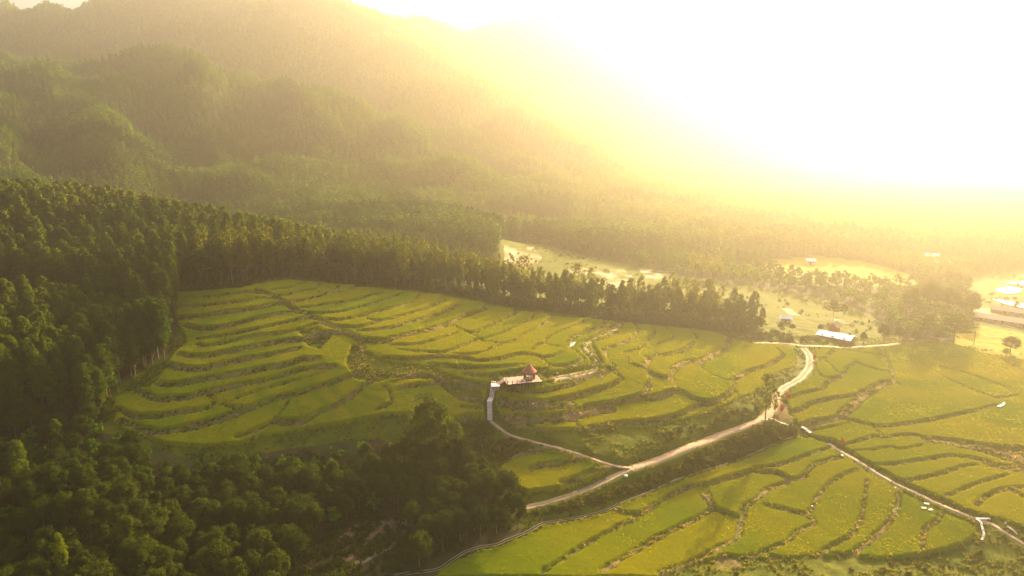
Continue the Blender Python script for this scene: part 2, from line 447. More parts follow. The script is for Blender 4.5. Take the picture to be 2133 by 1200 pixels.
# ways: name -> (width, photograph centre line)
WAYS = {
 'road': (3.7, [(1312,978),(1350,965),(1400,946),(1450,926),(1500,906),(1550,889),(1590,872),(1606,855),(1613,838),(1618,822),(1638,805),(1665,790),(1682,770),(1686,750),(1681,735),(1670,722)]),
 'footpath': (1.5, [(1022,876),(1040,892),(1062,906),(1088,914),(1130,925),(1170,935),(1205,945),(1240,957),(1270,967),(1312,977)]),
 'farm_track': (2.8, [(1312,980),(1280,993),(1240,1011),(1200,1028),(1160,1040),(1120,1052),(1092,1057)]),
 'field_path': (1.7, [(1725,923),(1755,943),(1790,963),(1830,988),(1870,1010),(1910,1028),(1950,1048),(1990,1064),(2030,1080),(2062,1090),(2095,1112),(2133,1134),(2170,1156)]),
 'white_path': (0.8, [(1592,877),(1606,876),(1622,879),(1640,885),(1656,892)]),
 'lane': (3.0, [(1570,714),(1600,715),(1640,716),(1670,720),(1720,723),(1780,724),(1840,720),(1875,716)]),
 'wood_track': (2.6, [(660,1215),(700,1196),(740,1176),(780,1155),(815,1136)]),
 'terrace_track': (2.4, [(1290,675),(1277,689),(1251,701),(1227,711),(1216,722),(1225,736),(1237,749),(1241,760),(1232,771),(1210,777),(1180,782),(1145,789)]),
 'canal': (0.7, [(820,1200),(866,1193),(912,1187),(941,1168),(969,1151),(1006,1140),(1034,1136),(1062,1123),(1100,1108),(1128,1092),(1160,1086),(1217,1075),(1264,1062),(1292,1048)]),
 'bank_path': (0.7, [(1292,1048),(1329,1033),(1357,1022),(1395,1004),(1442,987),(1489,973),(1526,961),(1582,939),(1639,914),(1657,908)]),
}
WAYS = {k: (w, smooth_line(poly(p), 4)) for k, (w, p) in WAYS.items()}

CROPS = [poly(p) for p in [
 [(366,612),(420,606),(500,601),(560,588),(600,583),(640,586),(700,593),(760,599),(840,608),(920,617),(1000,632),(1070,647),(1150,658),(1260,671),(1340,677),(1400,683),(1480,692),(1510,703),(1560,714),(1640,722),(1657,733),(1662,765),(1640,780),(1605,790),(1585,815),(1560,832),(1500,846),(1460,872),(1423,874),(1380,884),(1340,891),(1297,890),(1212,902),(1119,898),(1070,893),(1045,870),(1034,845),(1036,815),(1060,806),(1140,794),(1130,770),(1040,780),(1015,800),(1008,850),(1006,870),(985,872),(955,888),(930,870),(900,850),(860,870),(800,870),(760,880),(700,890),(640,895),(600,905),(540,910),(500,930),(420,935),(340,925),(290,905),(240,880),(236,830),(262,812),(310,808),(330,790),(345,765),(366,735),(390,715),(380,690),(366,660)],
 [(1042,972),(1075,945),(1110,935),(1150,930),(1215,950),(1285,972),(1225,1000),(1165,1022),(1100,1030),(1050,1010)],
 [(900,1206),(945,1174),(1006,1146),(1062,1129),(1128,1098),(1200,1082),(1292,1055),(1357,1029),(1442,994),(1526,967),(1582,945),(1657,914),(1690,913),(1722,928),(1800,980),(1862,1017),(1950,1060),(2022,1090),(2034,1110),(2005,1140),(1920,1160),(1836,1168),(1770,1158),(1635,1166),(1500,1162),(1440,1177),(1372,1206)],
 [(1640,835),(1650,800),(1695,785),(1690,728),(1740,725),(1842,724),(1880,715),(1930,708),(2000,722),(2060,738),(2140,752),(2145,1112),(2090,1085),(2030,1070),(1900,1014),(1800,960),(1738,920),(1690,908),(1668,895),(1648,862)]]]
NOCROP = [poly(p) for p in [
 [(735,715),(800,750),(900,765),(960,790),(1000,800),(1008,845),(950,835),(900,790),(820,790),(770,800),(740,790),(720,760)],
 [(1135,800),(1140,785),(1210,770),(1245,755),(1215,725),(1235,700),(1285,672),(1300,678),(1285,700),(1235,715),(1258,760),(1240,785),(1200,800)],
 [(1030,903),(1120,900),(1210,905),(1330,893),(1420,878),(1500,850),(1590,815),(1600,870),(1310,975),(1150,930)],
 [(1040,778),(1140,770),(1140,800),(1060,808),(1030,800)],
 [(620,690),(660,680),(690,700),(665,730),(640,720)],
 [(1930,918),(2052,936),(2133,940),(2140,975),(2110,970),(2050,948)]]]

# ------------------------------------------------------------------ the fine ground sheet: 0.6 m in the fields, coarser outwards
U = 0.6
ux = np.arange(-190, 262, U); uy = np.arange(128, 352, U)
def _grow(start, end, s, f, cap=13.0):
    o = []; v = start; sg = 1 if s > 0 else -1
    while (v < end if s > 0 else v > end): s = sg * min(abs(s) * f, cap); v += s; o.append(v)
    return o
gx = np.array(_grow(ux[0], -2600, -U, 1.055)[::-1] + list(ux) + _grow(ux[-1], 2600, U, 1.055))
gy = np.array(_grow(uy[0], -120, -U, 1.08)[::-1] + list(uy) + _grow(uy[-1], 3200, U, 1.05))
ix0 = int(np.argmin(abs(gx - ux[0]))); iy0 = int(np.argmin(abs(gy - uy[0])))
XX, YY = np.meshgrid(gx, gy)
ZZ = ground0(XX, YY)
fx, fy = np.meshgrid(ux, uy)
def seg_dist(segs, rmax):
    """distance of every fine grid point to a poly-line, and how far along it"""
    D = np.full(fx.shape, 1e3); A = np.zeros(fx.shape); L = 0.0
    for (x1, y1), (x2, y2) in zip(segs[:-1], segs[1:]):
        i0 = int((min(x1, x2) - rmax - ux[0]) / U); i1 = int((max(x1, x2) + rmax - ux[0]) / U) + 2
        j0 = int((min(y1, y2) - rmax - uy[0]) / U); j1 = int((max(y1, y2) + rmax - uy[0]) / U) + 2
        i0, j0 = max(i0, 0), max(j0, 0); ln = math.hypot(x2 - x1, y2 - y1)
        if i1 <= i0 or j1 <= j0 or ln < 1e-6: continue
        X, Y = fx[j0:j1, i0:i1], fy[j0:j1, i0:i1]
        t = np.clip(((X - x1) * (x2 - x1) + (Y - y1) * (y2 - y1)) / ln ** 2, 0, 1)
        d = np.hypot(X - x1 - t * (x2 - x1), Y - y1 - t * (y2 - y1)); s = D[j0:j1, i0:i1]
        m = d < s; s[m] = d[m]; A[j0:j1, i0:i1][m] = (L + t * ln)[m]; L += ln
    return D, A
LD = np.full(fx.shape, 1e3)                   # distance beyond a bund's edge (negative on the bund)
barrier = np.zeros(fx.shape, bool)
for w, p in LINES:
    D, _ = seg_dist(p, 8)
    LD = np.minimum(LD, D - w * 0.5 * (0.48 + 0.5 * (vnoise(fx / 3, fy / 3, 21) + 0.5)))
    barrier |= D < max(w * 0.35, 0.45)
crop = np.zeros(fx.shape, bool)
for p in CROPS: crop |= inside(fx, fy, p)
region = crop.copy()
for p in NOCROP: crop &= ~inside(fx, fy, p)
F0 = ZZ[iy0:iy0 + len(uy), ix0:ix0 + len(ux)]
WD = {}
for k, (w, p) in WAYS.items():
    WD[k] = seg_dist(p, 7); barrier |= WD[k][0] < w * 0.5
# paddies are level: relax the slope inside each field, let it step at the bunds
edge = lambda b, ax: 1.0 - (b[:, 1:] | b[:, :-1]).astype(float) if ax else 1.0 - (b[1:] | b[:-1]).astype(float)
bar2 = barrier
wx = np.where(edge(bar2, 1) > 0, 260.0, 1.2); wy = np.where(edge(bar2, 0) > 0, 260.0, 1.2)
inr = region.astype(float)
wx *= 0.004 + 0.996 * np.minimum(inr[:, 1:], inr[:, :-1]); wy *= 0.004 + 0.996 * np.minimum(inr[1:], inr[:-1])
def _op(z):
    r = z.copy(); g = wx * (z[:, 1:] - z[:, :-1]); r[:, 1:] += g; r[:, :-1] -= g
    g = wy * (z[1:] - z[:-1]); r[1:] += g; r[:-1] -= g; return r
diag = np.ones(fx.shape); diag[:, 1:] += wx; diag[:, :-1] += wx; diag[1:] += wy; diag[:-1] += wy
z = F0.copy(); r = F0 - _op(z); q = r / diag; d = q.copy(); rs = (r * q).sum()
for _ in range(260):
    Ad = _op(d); al = rs / (d * Ad).sum(); z += al * d; r -= al * Ad; q = r / diag; rn = (r * q).sum(); d = q + (rn / rs) * d; rs = rn
    if rs < 1e-3: break
ZR = z; Ft = F0 + (0.40 + 0.22 * np.clip((fx + 30) / 40, 0, 1)) * (z - F0)
# bunds stand a little proud, ragged
on = np.clip(-LD / 0.5, 0, 1)
Ft = Ft + np.where(region, on * (0.28 + 0.5 * fbm(fx / 2.2, fy / 2.2, 31, 3)), 0)
Ft = Ft + np.where(region & (LD > 0), 0, 0.5 * fbm(fx / 3.5, fy / 3.5, 33, 3))
# ways are levelled across
for k, (w, p) in WAYS.items():
    D, A = WD[k]; L = np.concatenate([[0], np.cumsum(np.hypot(*np.diff(p, axis=0).T))])
    zc = _bil(Ft, ux[0], uy[0], U, p[:, 0], p[:, 1])
    s = np.arange(0, L[-1] + 1, 1.0); zs = np.interp(s, L, zc); kk = 9 if len(s) > 20 else 3
    zs = np.convolve(np.pad(zs, kk // 2, 'edge'), np.ones(kk) / kk, 'valid')
    prof = np.interp(A, s, zs); f = np.clip(1 - (D - w * 0.5 - 0.3) / 1.6, 0, 1)
    f = f * f * (3 - 2 * f); f = np.where(D < 50, f, 0)
    Ft = Ft * (1 - f) + prof * f
    WAYS[k] = (w, p, s, zs); crop &= ~(D < w * 0.5 + 0.9)
# level stand for the viewing platform
_pm = inside(fx, fy, poly([(1034,806),(1138,799),(1124,777),(1034,782)])).astype(float)
for _ in range(5): _pm = (_pm + np.roll(_pm, 1, 0) + np.roll(_pm, -1, 0) + np.roll(_pm, 1, 1) + np.roll(_pm, -1, 1)) / 5
PLAT_Z = float(Ft[_pm > 0.9].mean()) + 0.5
Ft = Ft * (1 - _pm) + PLAT_Z * _pm
ZZ[iy0:iy0 + len(uy), ix0:ix0 + len(ux)] = Ft
def ground(x, y):
    x = np.asarray(x, float); y = np.asarray(y, float)
    i = np.clip(np.searchsorted(gx, x) - 1, 0, len(gx) - 2); j = np.clip(np.searchsorted(gy, y) - 1, 0, len(gy) - 2)
    fu = np.clip((x - gx[i]) / (gx[i + 1] - gx[i]), 0, 1); fv = np.clip((y - gy[j]) / (gy[j + 1] - gy[j]), 0, 1)
    return (ZZ[j, i] * (1 - fu) + ZZ[j, i + 1] * fu) * (1 - fv) + (ZZ[j + 1, i] * (1 - fu) + ZZ[j + 1, i + 1] * fu) * fv
def on_ground(px, py):
    """3-D point of the finished ground under a photograph pixel"""
    h = hit(px, py); a = h[0]
    return Vector((a[0], a[1], float(ground(a[0], a[1]))))

# ------------------------------------------------------------------ ground materials
def terrain_mat():
    m, t, out = new_mat('ground')
    n1 = noise(t, 0.9, 5.0); n2 = noise(t, 0.12, 4.0); n3 = noise(t, 0.02, 4.0)
    floor = mix(t, ramp(t, n1, 0.4, 0.62), (0.040, 0.036, 0.014), (0.085, 0.055, 0.026))
    floor = mix(t, ramp(t, n2, 0.42, 0.6), floor, (0.050, 0.058, 0.014))
    grass = mix(t, ramp(t, n1, 0.38, 0.64), (0.085, 0.105, 0.004), (0.14, 0.135, 0.006))
    grass = mix(t, ramp(t, n2, 0.40, 0.62), grass, (0.07, 0.09, 0.004))
    bund = mix(t, ramp(t, n1, 0.42, 0.60), (0.16, 0.115, 0.04), (0.22, 0.165, 0.06))
    bund = mix(t, ramp(t, n2, 0.38, 0.56), (0.11, 0.12, 0.02), bund)
    sand = mix(t, ramp(t, n1, 0.35, 0.65), (0.50, 0.38, 0.22), (0.62, 0.52, 0.36))
    soil = mix(t, ramp(t, n1, 0.35, 0.65), (0.19, 0.11, 0.055), (0.27, 0.165, 0.085))
    c = mix(t, attr(t, 'grass'), floor, grass)
    c = mix(t, attr(t, 'bund'), c, bund)
    c = mix(t, attr(t, 'soil'), c, soil)
    c = mix(t, attr(t, 'mud'), c, (0.05, 0.04, 0.015))
    c = mix(t, attr(t, 'paddy'), c, mix(t, ramp(t, n1, 0.4, 0.6), (0.22, 0.20, 0.008), (0.30, 0.24, 0.010)))
    c = mix(t, attr(t, 'sand'), c, sand)
    p = N(t, 'ShaderNodeBsdfPrincipled'); p.inputs['Roughness'].default_value = 0.95; p.inputs['Specular IOR Level'].default_value = 0.1
    b = N(t, 'ShaderNodeBump'); b.inputs['Strength'].default_value = 0.7; b.inputs['Distance'].default_value = 0.25
    t.links.new(noise(t, 1.8, 6.0, 0.7), b.inputs['Height']); t.links.new(b.outputs[0], p.inputs['Normal'])
    t.links.new(c, p.inputs['Base Color']); t.links.new(p.outputs[0], out.inputs['Surface'])
    return m

OPEN = [poly(p) for p in [
 [(1048,498),(1120,506),(1250,540),(1420,574),(1500,590),(1600,600),(1750,628),(1820,660),(1850,690),(1880,712),(1660,724),(1560,712),(1560,690),(1480,660),(1340,648),(1200,632),(1100,616),(1050,600),(1030,560),(1040,530)],
 [(1570,548),(1700,532),(1810,546),(1915,578),(1895,600),(1750,590),(1630,574)],
 [(1985,690),(2040,676),(2150,700),(2160,760),(1990,722)],
 [(2020,575),(2150,560),(2300,640),(2300,740),(2150,700),(2040,680),(2010,650)],
 [(1915,530),(1935,528),(1975,545),(1975,560),(1925,556)]]]
SAND = [poly(p) for p in [[(1050,505),(1110,515),(1130,540),(1090,560),(1050,545)],[(1180,560),(1300,560),(1340,600),(1240,600)],[(1330,556),(1395,566),(1400,584),(1340,578)],
 [(1000,550),(1050,560),(1110,585),(1060,600)],[(1455,605),(1500,612),(1490,640),(1450,630)],[(1628,642),(1648,644),(1668,658),(1650,660)],[(1735,664),(1755,666),(1770,677),(1742,674)],
 [(2030,640),(2133,650),(2133,690),(2040,665)]]]
BIGF = CROPS[:]
def cls_poly(pgs, X, Y):
    r = np.zeros(X.shape, bool)
    for p in pgs: r |= inside(X, Y, p)
    return r
shp = XX.shape
A_g = cls_poly(OPEN, XX, YY).astype(float)
A_s = cls_poly(SAND, XX, YY).astype(float) * np.clip(1.6 * (fbm(XX / 9, YY / 9, 77, 3) + 0.25), 0, 1)
A_s = np.maximum(A_s, 0.75 * inside(XX, YY, poly([(1140,791),(1160,782),(1200,773),(1238,769),(1236,779),(1190,791),(1155,798)])))
A_s = np.maximum(A_s, A_g * np.clip(fbm(XX / 14, YY / 5, 71, 3) * 3 - 1.9, 0, 1) * (YY < 520) * (XX > -20))
sl = (slice(iy0, iy0 + len(uy)), slice(ix0, ix0 + len(ux)))
WILD = [poly(p) for p in [  # grassy ground outside the paddies
 [(360,600),(560,570),(700,585),(1000,625),(1260,668),(1400,680),(1530,690),(1700,700),(1900,705),(2133,740),(2300,760),(2300,1250),(1100,1250),(1090,1100),(1060,1060),(1030,1000),(930,930),(760,915),(600,935),(400,960),(215,900),(205,830),(300,770),(370,700)],
 [(1030,925),(1200,930),(1340,980),(1300,1050),(1100,1090)]]]
grass = cls_poly(WILD, fx, fy)
gsub = np.maximum(A_g[sl], grass.astype(float))
A_g[sl] = gsub
A_b = np.zeros(shp); A_b[sl] = np.where(region, np.clip(0.6 - LD * 1.6, 0, 1), 0)
A_soil = np.zeros(shp)
A_p = cls_poly([OPEN[1], OPEN[2]], XX, YY).astype(float)
BARE = [poly(p) for p in [
 [(1140,790),(1200,774),(1245,768),(1248,782),(1190,795),(1150,800)],
 [(1605,860),(1620,838),(1640,842),(1655,860),(1648,880),(1622,880),(1600,876)],
 [(1480,1162),(1520,1160),(1545,1180),(1500,1185)],[(680,1110),(790,1080),(850,1080),(840,1130),(760,1160),(690,1180)],
 [(1665,899),(1712,884),(1753,872),(1765,880),(1720,890),(1680,902)],
 [(2040,972),(2140,980),(2133,1000),(2080,990)]]]
bare = cls_poly(BARE, fx, fy).astype(float)
wide = np.clip(-(LD + 0.9) / 0.8, 0, 1) * region
A_soil[sl] = np.clip(np.maximum(bare * (0.55 + 1.2 * fbm(fx / 3, fy / 3, 12, 3)), wide * (0.5 + 1.5 * fbm(fx / 5, fy / 5, 14, 3))), 0, 1)
A_m = np.zeros(shp); A_m[sl] = crop & (LD > 0.1)
nyv, nxv = shp
idx = np.arange(nyv * nxv).reshape(shp)
faces = np.stack([idx[:-1, :-1].ravel(), idx[:-1, 1:].ravel(), idx[1:, 1:].ravel(), idx[1:, :-1].ravel()], 1)
me = mesh_data('ground', np.stack([XX.ravel(), YY.ravel(), ZZ.ravel()], 1), faces, terrain_mat(), smooth=True)
for nm, a in (('grass', A_g), ('bund', A_b), ('soil', A_soil), ('mud', A_m), ('sand', A_s), ('paddy', A_p)):
    at = me.attributes.new(nm, 'FLOAT', 'POINT'); at.data.foreach_set('value', a.astype(np.float32).ravel())
tag(link('terrain', me), 'valley floor, terraced hill and mountain slopes', kind='structure')

# ------------------------------------------------------------------ standing rice: one canopy over the paddies
def rice_mat():
    m, t, out = new_mat('rice')
    n1 = noise(t, 1.5, 4.0, 0.7); n2 = noise(t, 0.035, 3.0)
    c = mix(t, ramp(t, n1, 0.36, 0.64), (0.18, 0.18, 0.004), (0.28, 0.25, 0.005))
    c = mix(t, ramp(t, n2, 0.40, 0.62), c, (0.26, 0.225, 0.004))
    c = mix(t, attr(t, 'plot'), c, (0.15, 0.185, 0.004))
    d = N(t, 'ShaderNodeBsdfDiffuse'); d.inputs['Roughness'].default_value = 0.6
    b = N(t, 'ShaderNodeBump'); b.inputs['Strength'].default_value = 0.8; b.inputs['Distance'].default_value = 0.2
    t.links.new(noise(t, 3.0, 4.0, 0.7), b.inputs['Height']); t.links.new(b.outputs[0], d.inputs['Normal'])
    t.links.new(c, d.inputs['Color']); t.links.new(d.outputs[0], out.inputs['Surface'])
    return m
RH = 0.58
full = crop & (LD > 0.0)
h = np.where(full, RH + 0.16 * rng.random(fx.shape) + 0.25 * fbm(fx / 6, fy / 6, 41, 2), -0.15)
jx = (rng.random(fx.shape) - 0.5) * 0.3; jy = (rng.random(fx.shape) - 0.5) * 0.3
vid = np.arange(fx.size).reshape(fx.shape)
f4 = np.stack([vid[:-1, :-1], vid[:-1, 1:], vid[1:, 1:], vid[1:, :-1]], -1)
keep = full[:-1, :-1] | full[:-1, 1:] | full[1:, 1:] | full[1:, :-1]
f4 = f4[keep]; used = np.unique(f4); remap = np.full(fx.size, -1); remap[used] = np.arange(len(used))
rv = np.stack([(fx + jx).ravel(), (fy + jy).ravel(), (Ft + h).ravel()], 1)[used]
rm = mesh_data('rice_crop', rv, remap[f4], rice_mat())
at = rm.attributes.new('plot', 'FLOAT', 'POINT'); at.data.foreach_set('value', np.clip(0.5 + 1.5 * vnoise(ZR * 1.7, fx / 60 + ZR * 0.3, 88), 0, 1).ravel()[used].astype(np.float32))
tag(link('rice_crop', rm), 'ripening yellow green rice standing in the terraced paddies', 'rice', kind='stuff')

# ------------------------------------------------------------------ ways
def strip(name, key, mat, kind='structure', lift=0.05, label=None, cat=None, s0=0, s1=1e9, rag=0.0, off=0.0, width=None, thick=0.35, loc_z=None):
    w, p, s, zs = WAYS[key]; w = width or w
    L = np.concatenate([[0], np.cumsum(np.hypot(*np.diff(p, axis=0).T))])
    ss = np.arange(max(0, s0), min(L[-1], s1), 0.9)
    x = np.interp(ss, L, p[:, 0]); y = np.interp(ss, L, p[:, 1]); z = np.interp(ss, s, zs) + lift
    tx, ty = np.gradient(x), np.gradient(y); l = np.hypot(tx, ty) + 1e-9; nx, ny = -ty / l, tx / l
    wl = w / 2 * (1 + rag * (vnoise(ss / 2.3, ss * 0, 3) * 2)); wr = w / 2 * (1 + rag * (vnoise(ss / 2.7, ss * 0, 8) * 2))
    v = []
    for k, (a, dz) in enumerate(((1, -thick), (1, 0), (0, 0.02), (-1, 0), (-1, -thick))):
        ww = wl if a > 0 else wr
        v.append(np.stack([x + nx * (ww * a + off), y + ny * (ww * a + off), z + dz], 1))
    n = len(ss); V = np.concatenate(v)
    F = np.concatenate([np.stack([np.arange(n - 1) + k * n, np.arange(n - 1) + (k + 1) * n, np.arange(1, n) + (k + 1) * n, np.arange(1, n) + k * n], 1) for k in range(4)])
    o = link(name, mesh_data(name, V, F, mat, smooth=False)); tag(o, label, cat, kind=kind)
    return o
concrete = simple('pale_concrete', (0.50, 0.34, 0.21), (0.38, 0.25, 0.15), 0.5, 0.85, 0.3)
gravel = simple('pale_gravel', (0.40, 0.30, 0.18), (0.26, 0.20, 0.09), 0.7, 0.9, 0.6)
dirt = simple('brown_dirt', (0.34, 0.24, 0.15), (0.22, 0.16, 0.08), 0.8, 0.95, 0.6)
L_road = float(np.hypot(*np.diff(WAYS['road'][1], axis=0).T).sum())
strip('road', 'road', concrete, label='pale concrete farm road climbing past the lone tree', s1=L_road * 0.62, rag=0.06)
strip('road', 'road', dirt, s0=L_road * 0.60, lift=0.03, rag=0.15)
for sgn in (-1, 1):
    strip('road', 'road', simple('wheel_rut', (0.50, 0.39, 0.27), (0.40, 0.30, 0.19), 0.8, 0.9), s0=L_road * 0.60, lift=0.07, off=sgn * 0.95, width=0.95, rag=0.5, thick=0.1)
strip('footpath', 'footpath', simple('pink_concrete', (0.40, 0.26, 0.18), (0.31, 0.20, 0.14), 0.6, 0.85, 0.3), rag=0.05, label='narrow pinkish path from the road to the foot of the staircase')
strip('path', 'farm_track', dirt, rag=0.2, label='grassy farm track running down from the road junction')
for sgn in (-1, 1): strip('path', 'farm_track', gravel, lift=0.08, off=sgn * 0.75, width=0.6, rag=0.6, thick=0.1)
strip('path', 'field_path', simple('path_concrete', (0.40, 0.28, 0.19), (0.31, 0.22, 0.14), 0.6, 0.85, 0.3), label='narrow concrete path crossing the lower paddies', rag=0.05)
strip('path', 'white_path', simple('white_concrete', (0.78, 0.74, 0.68), (0.66, 0.60, 0.52), 0.6, 0.8), rag=0.2)
strip('road', 'lane', gravel, rag=0.15, label='pale dirt lane past the white roofed shed')
strip('path', 'wood_track', dirt, rag=0.1, label='brown track leading out of the dark wood')
strip('path', 'terrace_track', simple('grassy_dirt', (0.27, 0.22, 0.09), (0.16, 0.16, 0.035), 0.6, 0.95, 0.6), rag=0.25)
strip('path', 'bank_path', dirt, rag=0.3, lift=0.08)
# irrigation canal: two kerbs with dark water between
_c = simple('canal_concrete', (0.30, 0.23, 0.15), (0.22, 0.17, 0.10), 1.0, 0.9)
t_ = empty('irrigation_canal', (0, 0, 0)); tag(t_, 'narrow concrete irrigation canal curving along the edge of the lowest paddies', 'canal')
for sgn in (-1, 1):
    o = strip('kerb', 'canal', _c, kind=None, lift=0.25, off=sgn * 0.42, width=0.16, thick=0.5); o.parent = t_
o = strip('channel_bed', 'canal', simple('canal_water', (0.02, 0.02, 0.012), None, 1.0, 0.2), kind=None, lift=0.04, width=0.66, thick=0.3); o.parent = t_

# ------------------------------------------------------------------ plants
def cards(C, nrm, sx, sy, r, droop=0.0):
    """leaf sprays: diamonds round the given points, facing nrm"""
    n = len(C); nrm = nrm / (np.linalg.norm(nrm, axis=1, keepdims=True) + 1e-9)
    a = r.normal(size=(n, 3)); a[:, 2] -= droop; u = a - (a * nrm).sum(1, keepdims=True) * nrm; u /= np.linalg.norm(u, axis=1, keepdims=True) + 1e-9
    v = np.cross(nrm, u); sx = (sx * (0.6 + 0.8 * r.random(n)))[:, None]; sy = (sy * (0.6 + 0.8 * r.random(n)))[:, None]
    V = np.stack([C - u * sx, C - v * sy, C + u * sx, C + v * sy], 1).reshape(-1, 3)
    return V, np.arange(n * 4).reshape(n, 4)
def crown(kind, H, R, ncl, per, size, r, lo=0.30):
    P_, Q_ = [], []
    for k in range(ncl):
        if kind == 'euc':
            u = lo + (1 - lo) * (k + r.random()) / ncl; w = (u - lo + 0.02) / (1.02 - lo)
            prof = (math.sin(min(w * 2.1, 1.571)) ** 0.8) * (1 - max(0, w - 0.42) / 0.62) ** 0.55 + 0.04
            a = r.random() * 6.283; q = R * prof * (0.35 + 0.65 * r.random() ** 0.5); cr = R * (0.30 + 0.12 * (1 - w)); fl = 0.95
            c = np.array([q * math.cos(a), q * math.sin(a), u * H - cr * 0.8])
        elif kind == 'broad':
            a = r.random() * 6.283; b = math.asin(min(1, r.random() * 1.15 - 0.15)) if k else 1.5; q = 0.62 + 0.38 * r.random()
            cr = R * 0.30; fl = 0.8
            c = np.array([R * q * math.cos(b) * math.cos(a), R * q * math.cos(b) * math.sin(a), H * 0.55 + (H * 0.40) * q * math.sin(b)])
        elif kind == 'umbrella':
            lvl = int(r.random() * 4); a = r.random() * 6.283; rr = R * (1.05 - 0.22 * lvl) * math.sqrt(r.random())
            cr = R * 0.24; fl = 0.28; c = np.array([rr * math.cos(a), rr * math.sin(a), H * (0.50 + 0.135 * lvl) + 0.35 * rr * 0.2 + r.random() * 0.5])
        else:
            a = r.random() * 6.283; rr = R * math.sqrt(r.random()); cr = R * 0.34; fl = 0.8
            c = np.array([rr * math.cos(a), rr * math.sin(a), H * 0.80 * math.sqrt(max(0.02, 1 - (rr / R) ** 2)) * (0.45 + 0.5 * r.random())])
        d = r.normal(size=(per, 3)); d /= np.linalg.norm(d, axis=1, keepdims=True); q = (r.random(per) ** 0.4)[:, None]
        p = c + d * q * cr * np.array([1, 1, fl]) * (0.7 + 0.6 * r.random())
        ctr = np.array([0, 0, H * (0.45 if kind != 'shrub' else 0.2)])
        out = p - ctr; out /= np.linalg.norm(out, axis=1, keepdims=True) + 1e-9
        P_.append(p); Q_.append(d * 0.75 + out * 0.7 + np.array([0, 0, 0.75]) + r.normal(size=(per, 3)) * 0.35)
    V, F = cards(np.concatenate(P_), np.concatenate(Q_), size, size * 0.55, r, 0.6 if kind == 'euc' else 0.2)
    return V, F
def trunk_mb(kind, H, R, r, n=6, limbs=9):
    mb = MB(); lean = (r.random(2) - 0.5) * 0.03 * H; top = {'euc': 0.93, 'broad': 0.75, 'umbrella': 0.9, 'shrub': 0.5}[kind] * H
    k = 6; pts = [(lean[0] * (i / k) ** 2, lean[1] * (i / k) ** 2, top * i / k - (0.4 if i == 0 else 0)) for i in range(k + 1)]
    r0 = H * (0.011 if kind == 'euc' else 0.017); mb.tube(pts, [r0 * (1 - 0.85 * i / k) for i in range(k + 1)], n)
    for i in range(limbs):
        f = (0.38 + 0.55 * (i + r.random()) / limbs) if kind != 'shrub' else 0.1 + 0.4 * r.random(); a = r.random() * 6.283
        b = Vector((lean[0] * f * f, lean[1] * f * f, top * f)); ln = R * (0.75 if kind != 'euc' else 0.6) * (1.15 - 0.7 * f)
        e = b + Vector((math.cos(a) * ln, math.sin(a) * ln, ln * (0.9 if kind == 'euc' else 0.45)))
        m_ = (b + e) / 2 + Vector((0, 0, -0.08 * ln)); rr = r0 * (1 - 0.8 * f) * 0.6
        mb.tube([b, m_, e], [rr, rr * 0.7, rr * 0.25], 4)
    return mb
def make_kind(kind, matk, n, H, R, ncl, per, size, limbs=9, tn=6, seed=1, lo=0.30):
    out = []
    for i in range(n):
        r = np.random.default_rng(seed * 100 + i); hh = H * (0.92 + 0.16 * r.random())
        V, F = crown(kind, hh, R * (0.88 + 0.24 * r.random()), ncl, per, size, r, lo)
        mb = trunk_mb(kind, hh, R, r, tn, limbs)
        out.append((mesh_data(kind + '_crown', V, F, M[matk]), mesh_data(kind + '_trunk', np.array(mb.v), mb.f, M['bark'])))
    return out
def make_far(kind, matk, n, H, R, ncl, per, size, seed=1, trunk=True):
    """the same plants, crown and trunk in one mesh, for far woods"""
    obs = []
    for i in range(n):
        r = np.random.default_rng(seed * 100 + i); V, F = crown(kind, H, R * (0.9 + 0.2 * r.random()), ncl, per, size, r); F = [tuple(f) for f in F]; mi = [0] * len(F)
        if trunk:
            mb = MB().tube([(0, 0, -0.6), (0, 0, H * 0.5), (0, 0, H * 0.9)], [H * 0.011, H * 0.008, H * 0.003], 4, False)
            o = len(V); V = np.concatenate([V, np.array(mb.v)]); F += [tuple(k + o for k in f) for f in mb.f]; mi += [1] * len(mb.f)
        obs.append(bpy.data.objects.new('tree_source', mesh_data('far_tree', V, F, [M[matk], M['bark']], mat_idx=mi)))
    return obs
K = {'euc': make_kind('euc', 'euc', 7, 20, 2.8, 100, 52, 0.30, 12, seed=1),
     'loose': make_kind('euc', 'euc', 3, 20, 3.6, 62, 44, 0.33, 14, seed=6, lo=0.46),
     'slim': make_kind('euc', 'belt', 9, 20, 2.7, 44, 30, 0.36, 12, seed=2, lo=0.34),
     'broad': make_kind('broad', 'broad', 7, 11, 2.9, 85, 50, 0.23, 12, seed=3),
     'umbrella': make_kind('umbrella', 'broad', 3, 16, 7.5, 120, 30, 0.42, 16, seed=4),
     'shrub': make_kind('shrub', 'shrub', 4, 2.4, 1.5, 26, 26, 0.22, 5, 4, seed=5)}
FAR_MID = make_far('euc', 'far', 4, 18, 2.8, 26, 12, 0.80, seed=11)
FAR_FAR = make_far('euc', 'far', 3, 16, 3.0, 14, 6, 1.5, seed=12, trunk=False)
FAR_BRD = make_far('broad', 'far', 3, 13, 3.8, 20, 10, 1.0, seed=13)

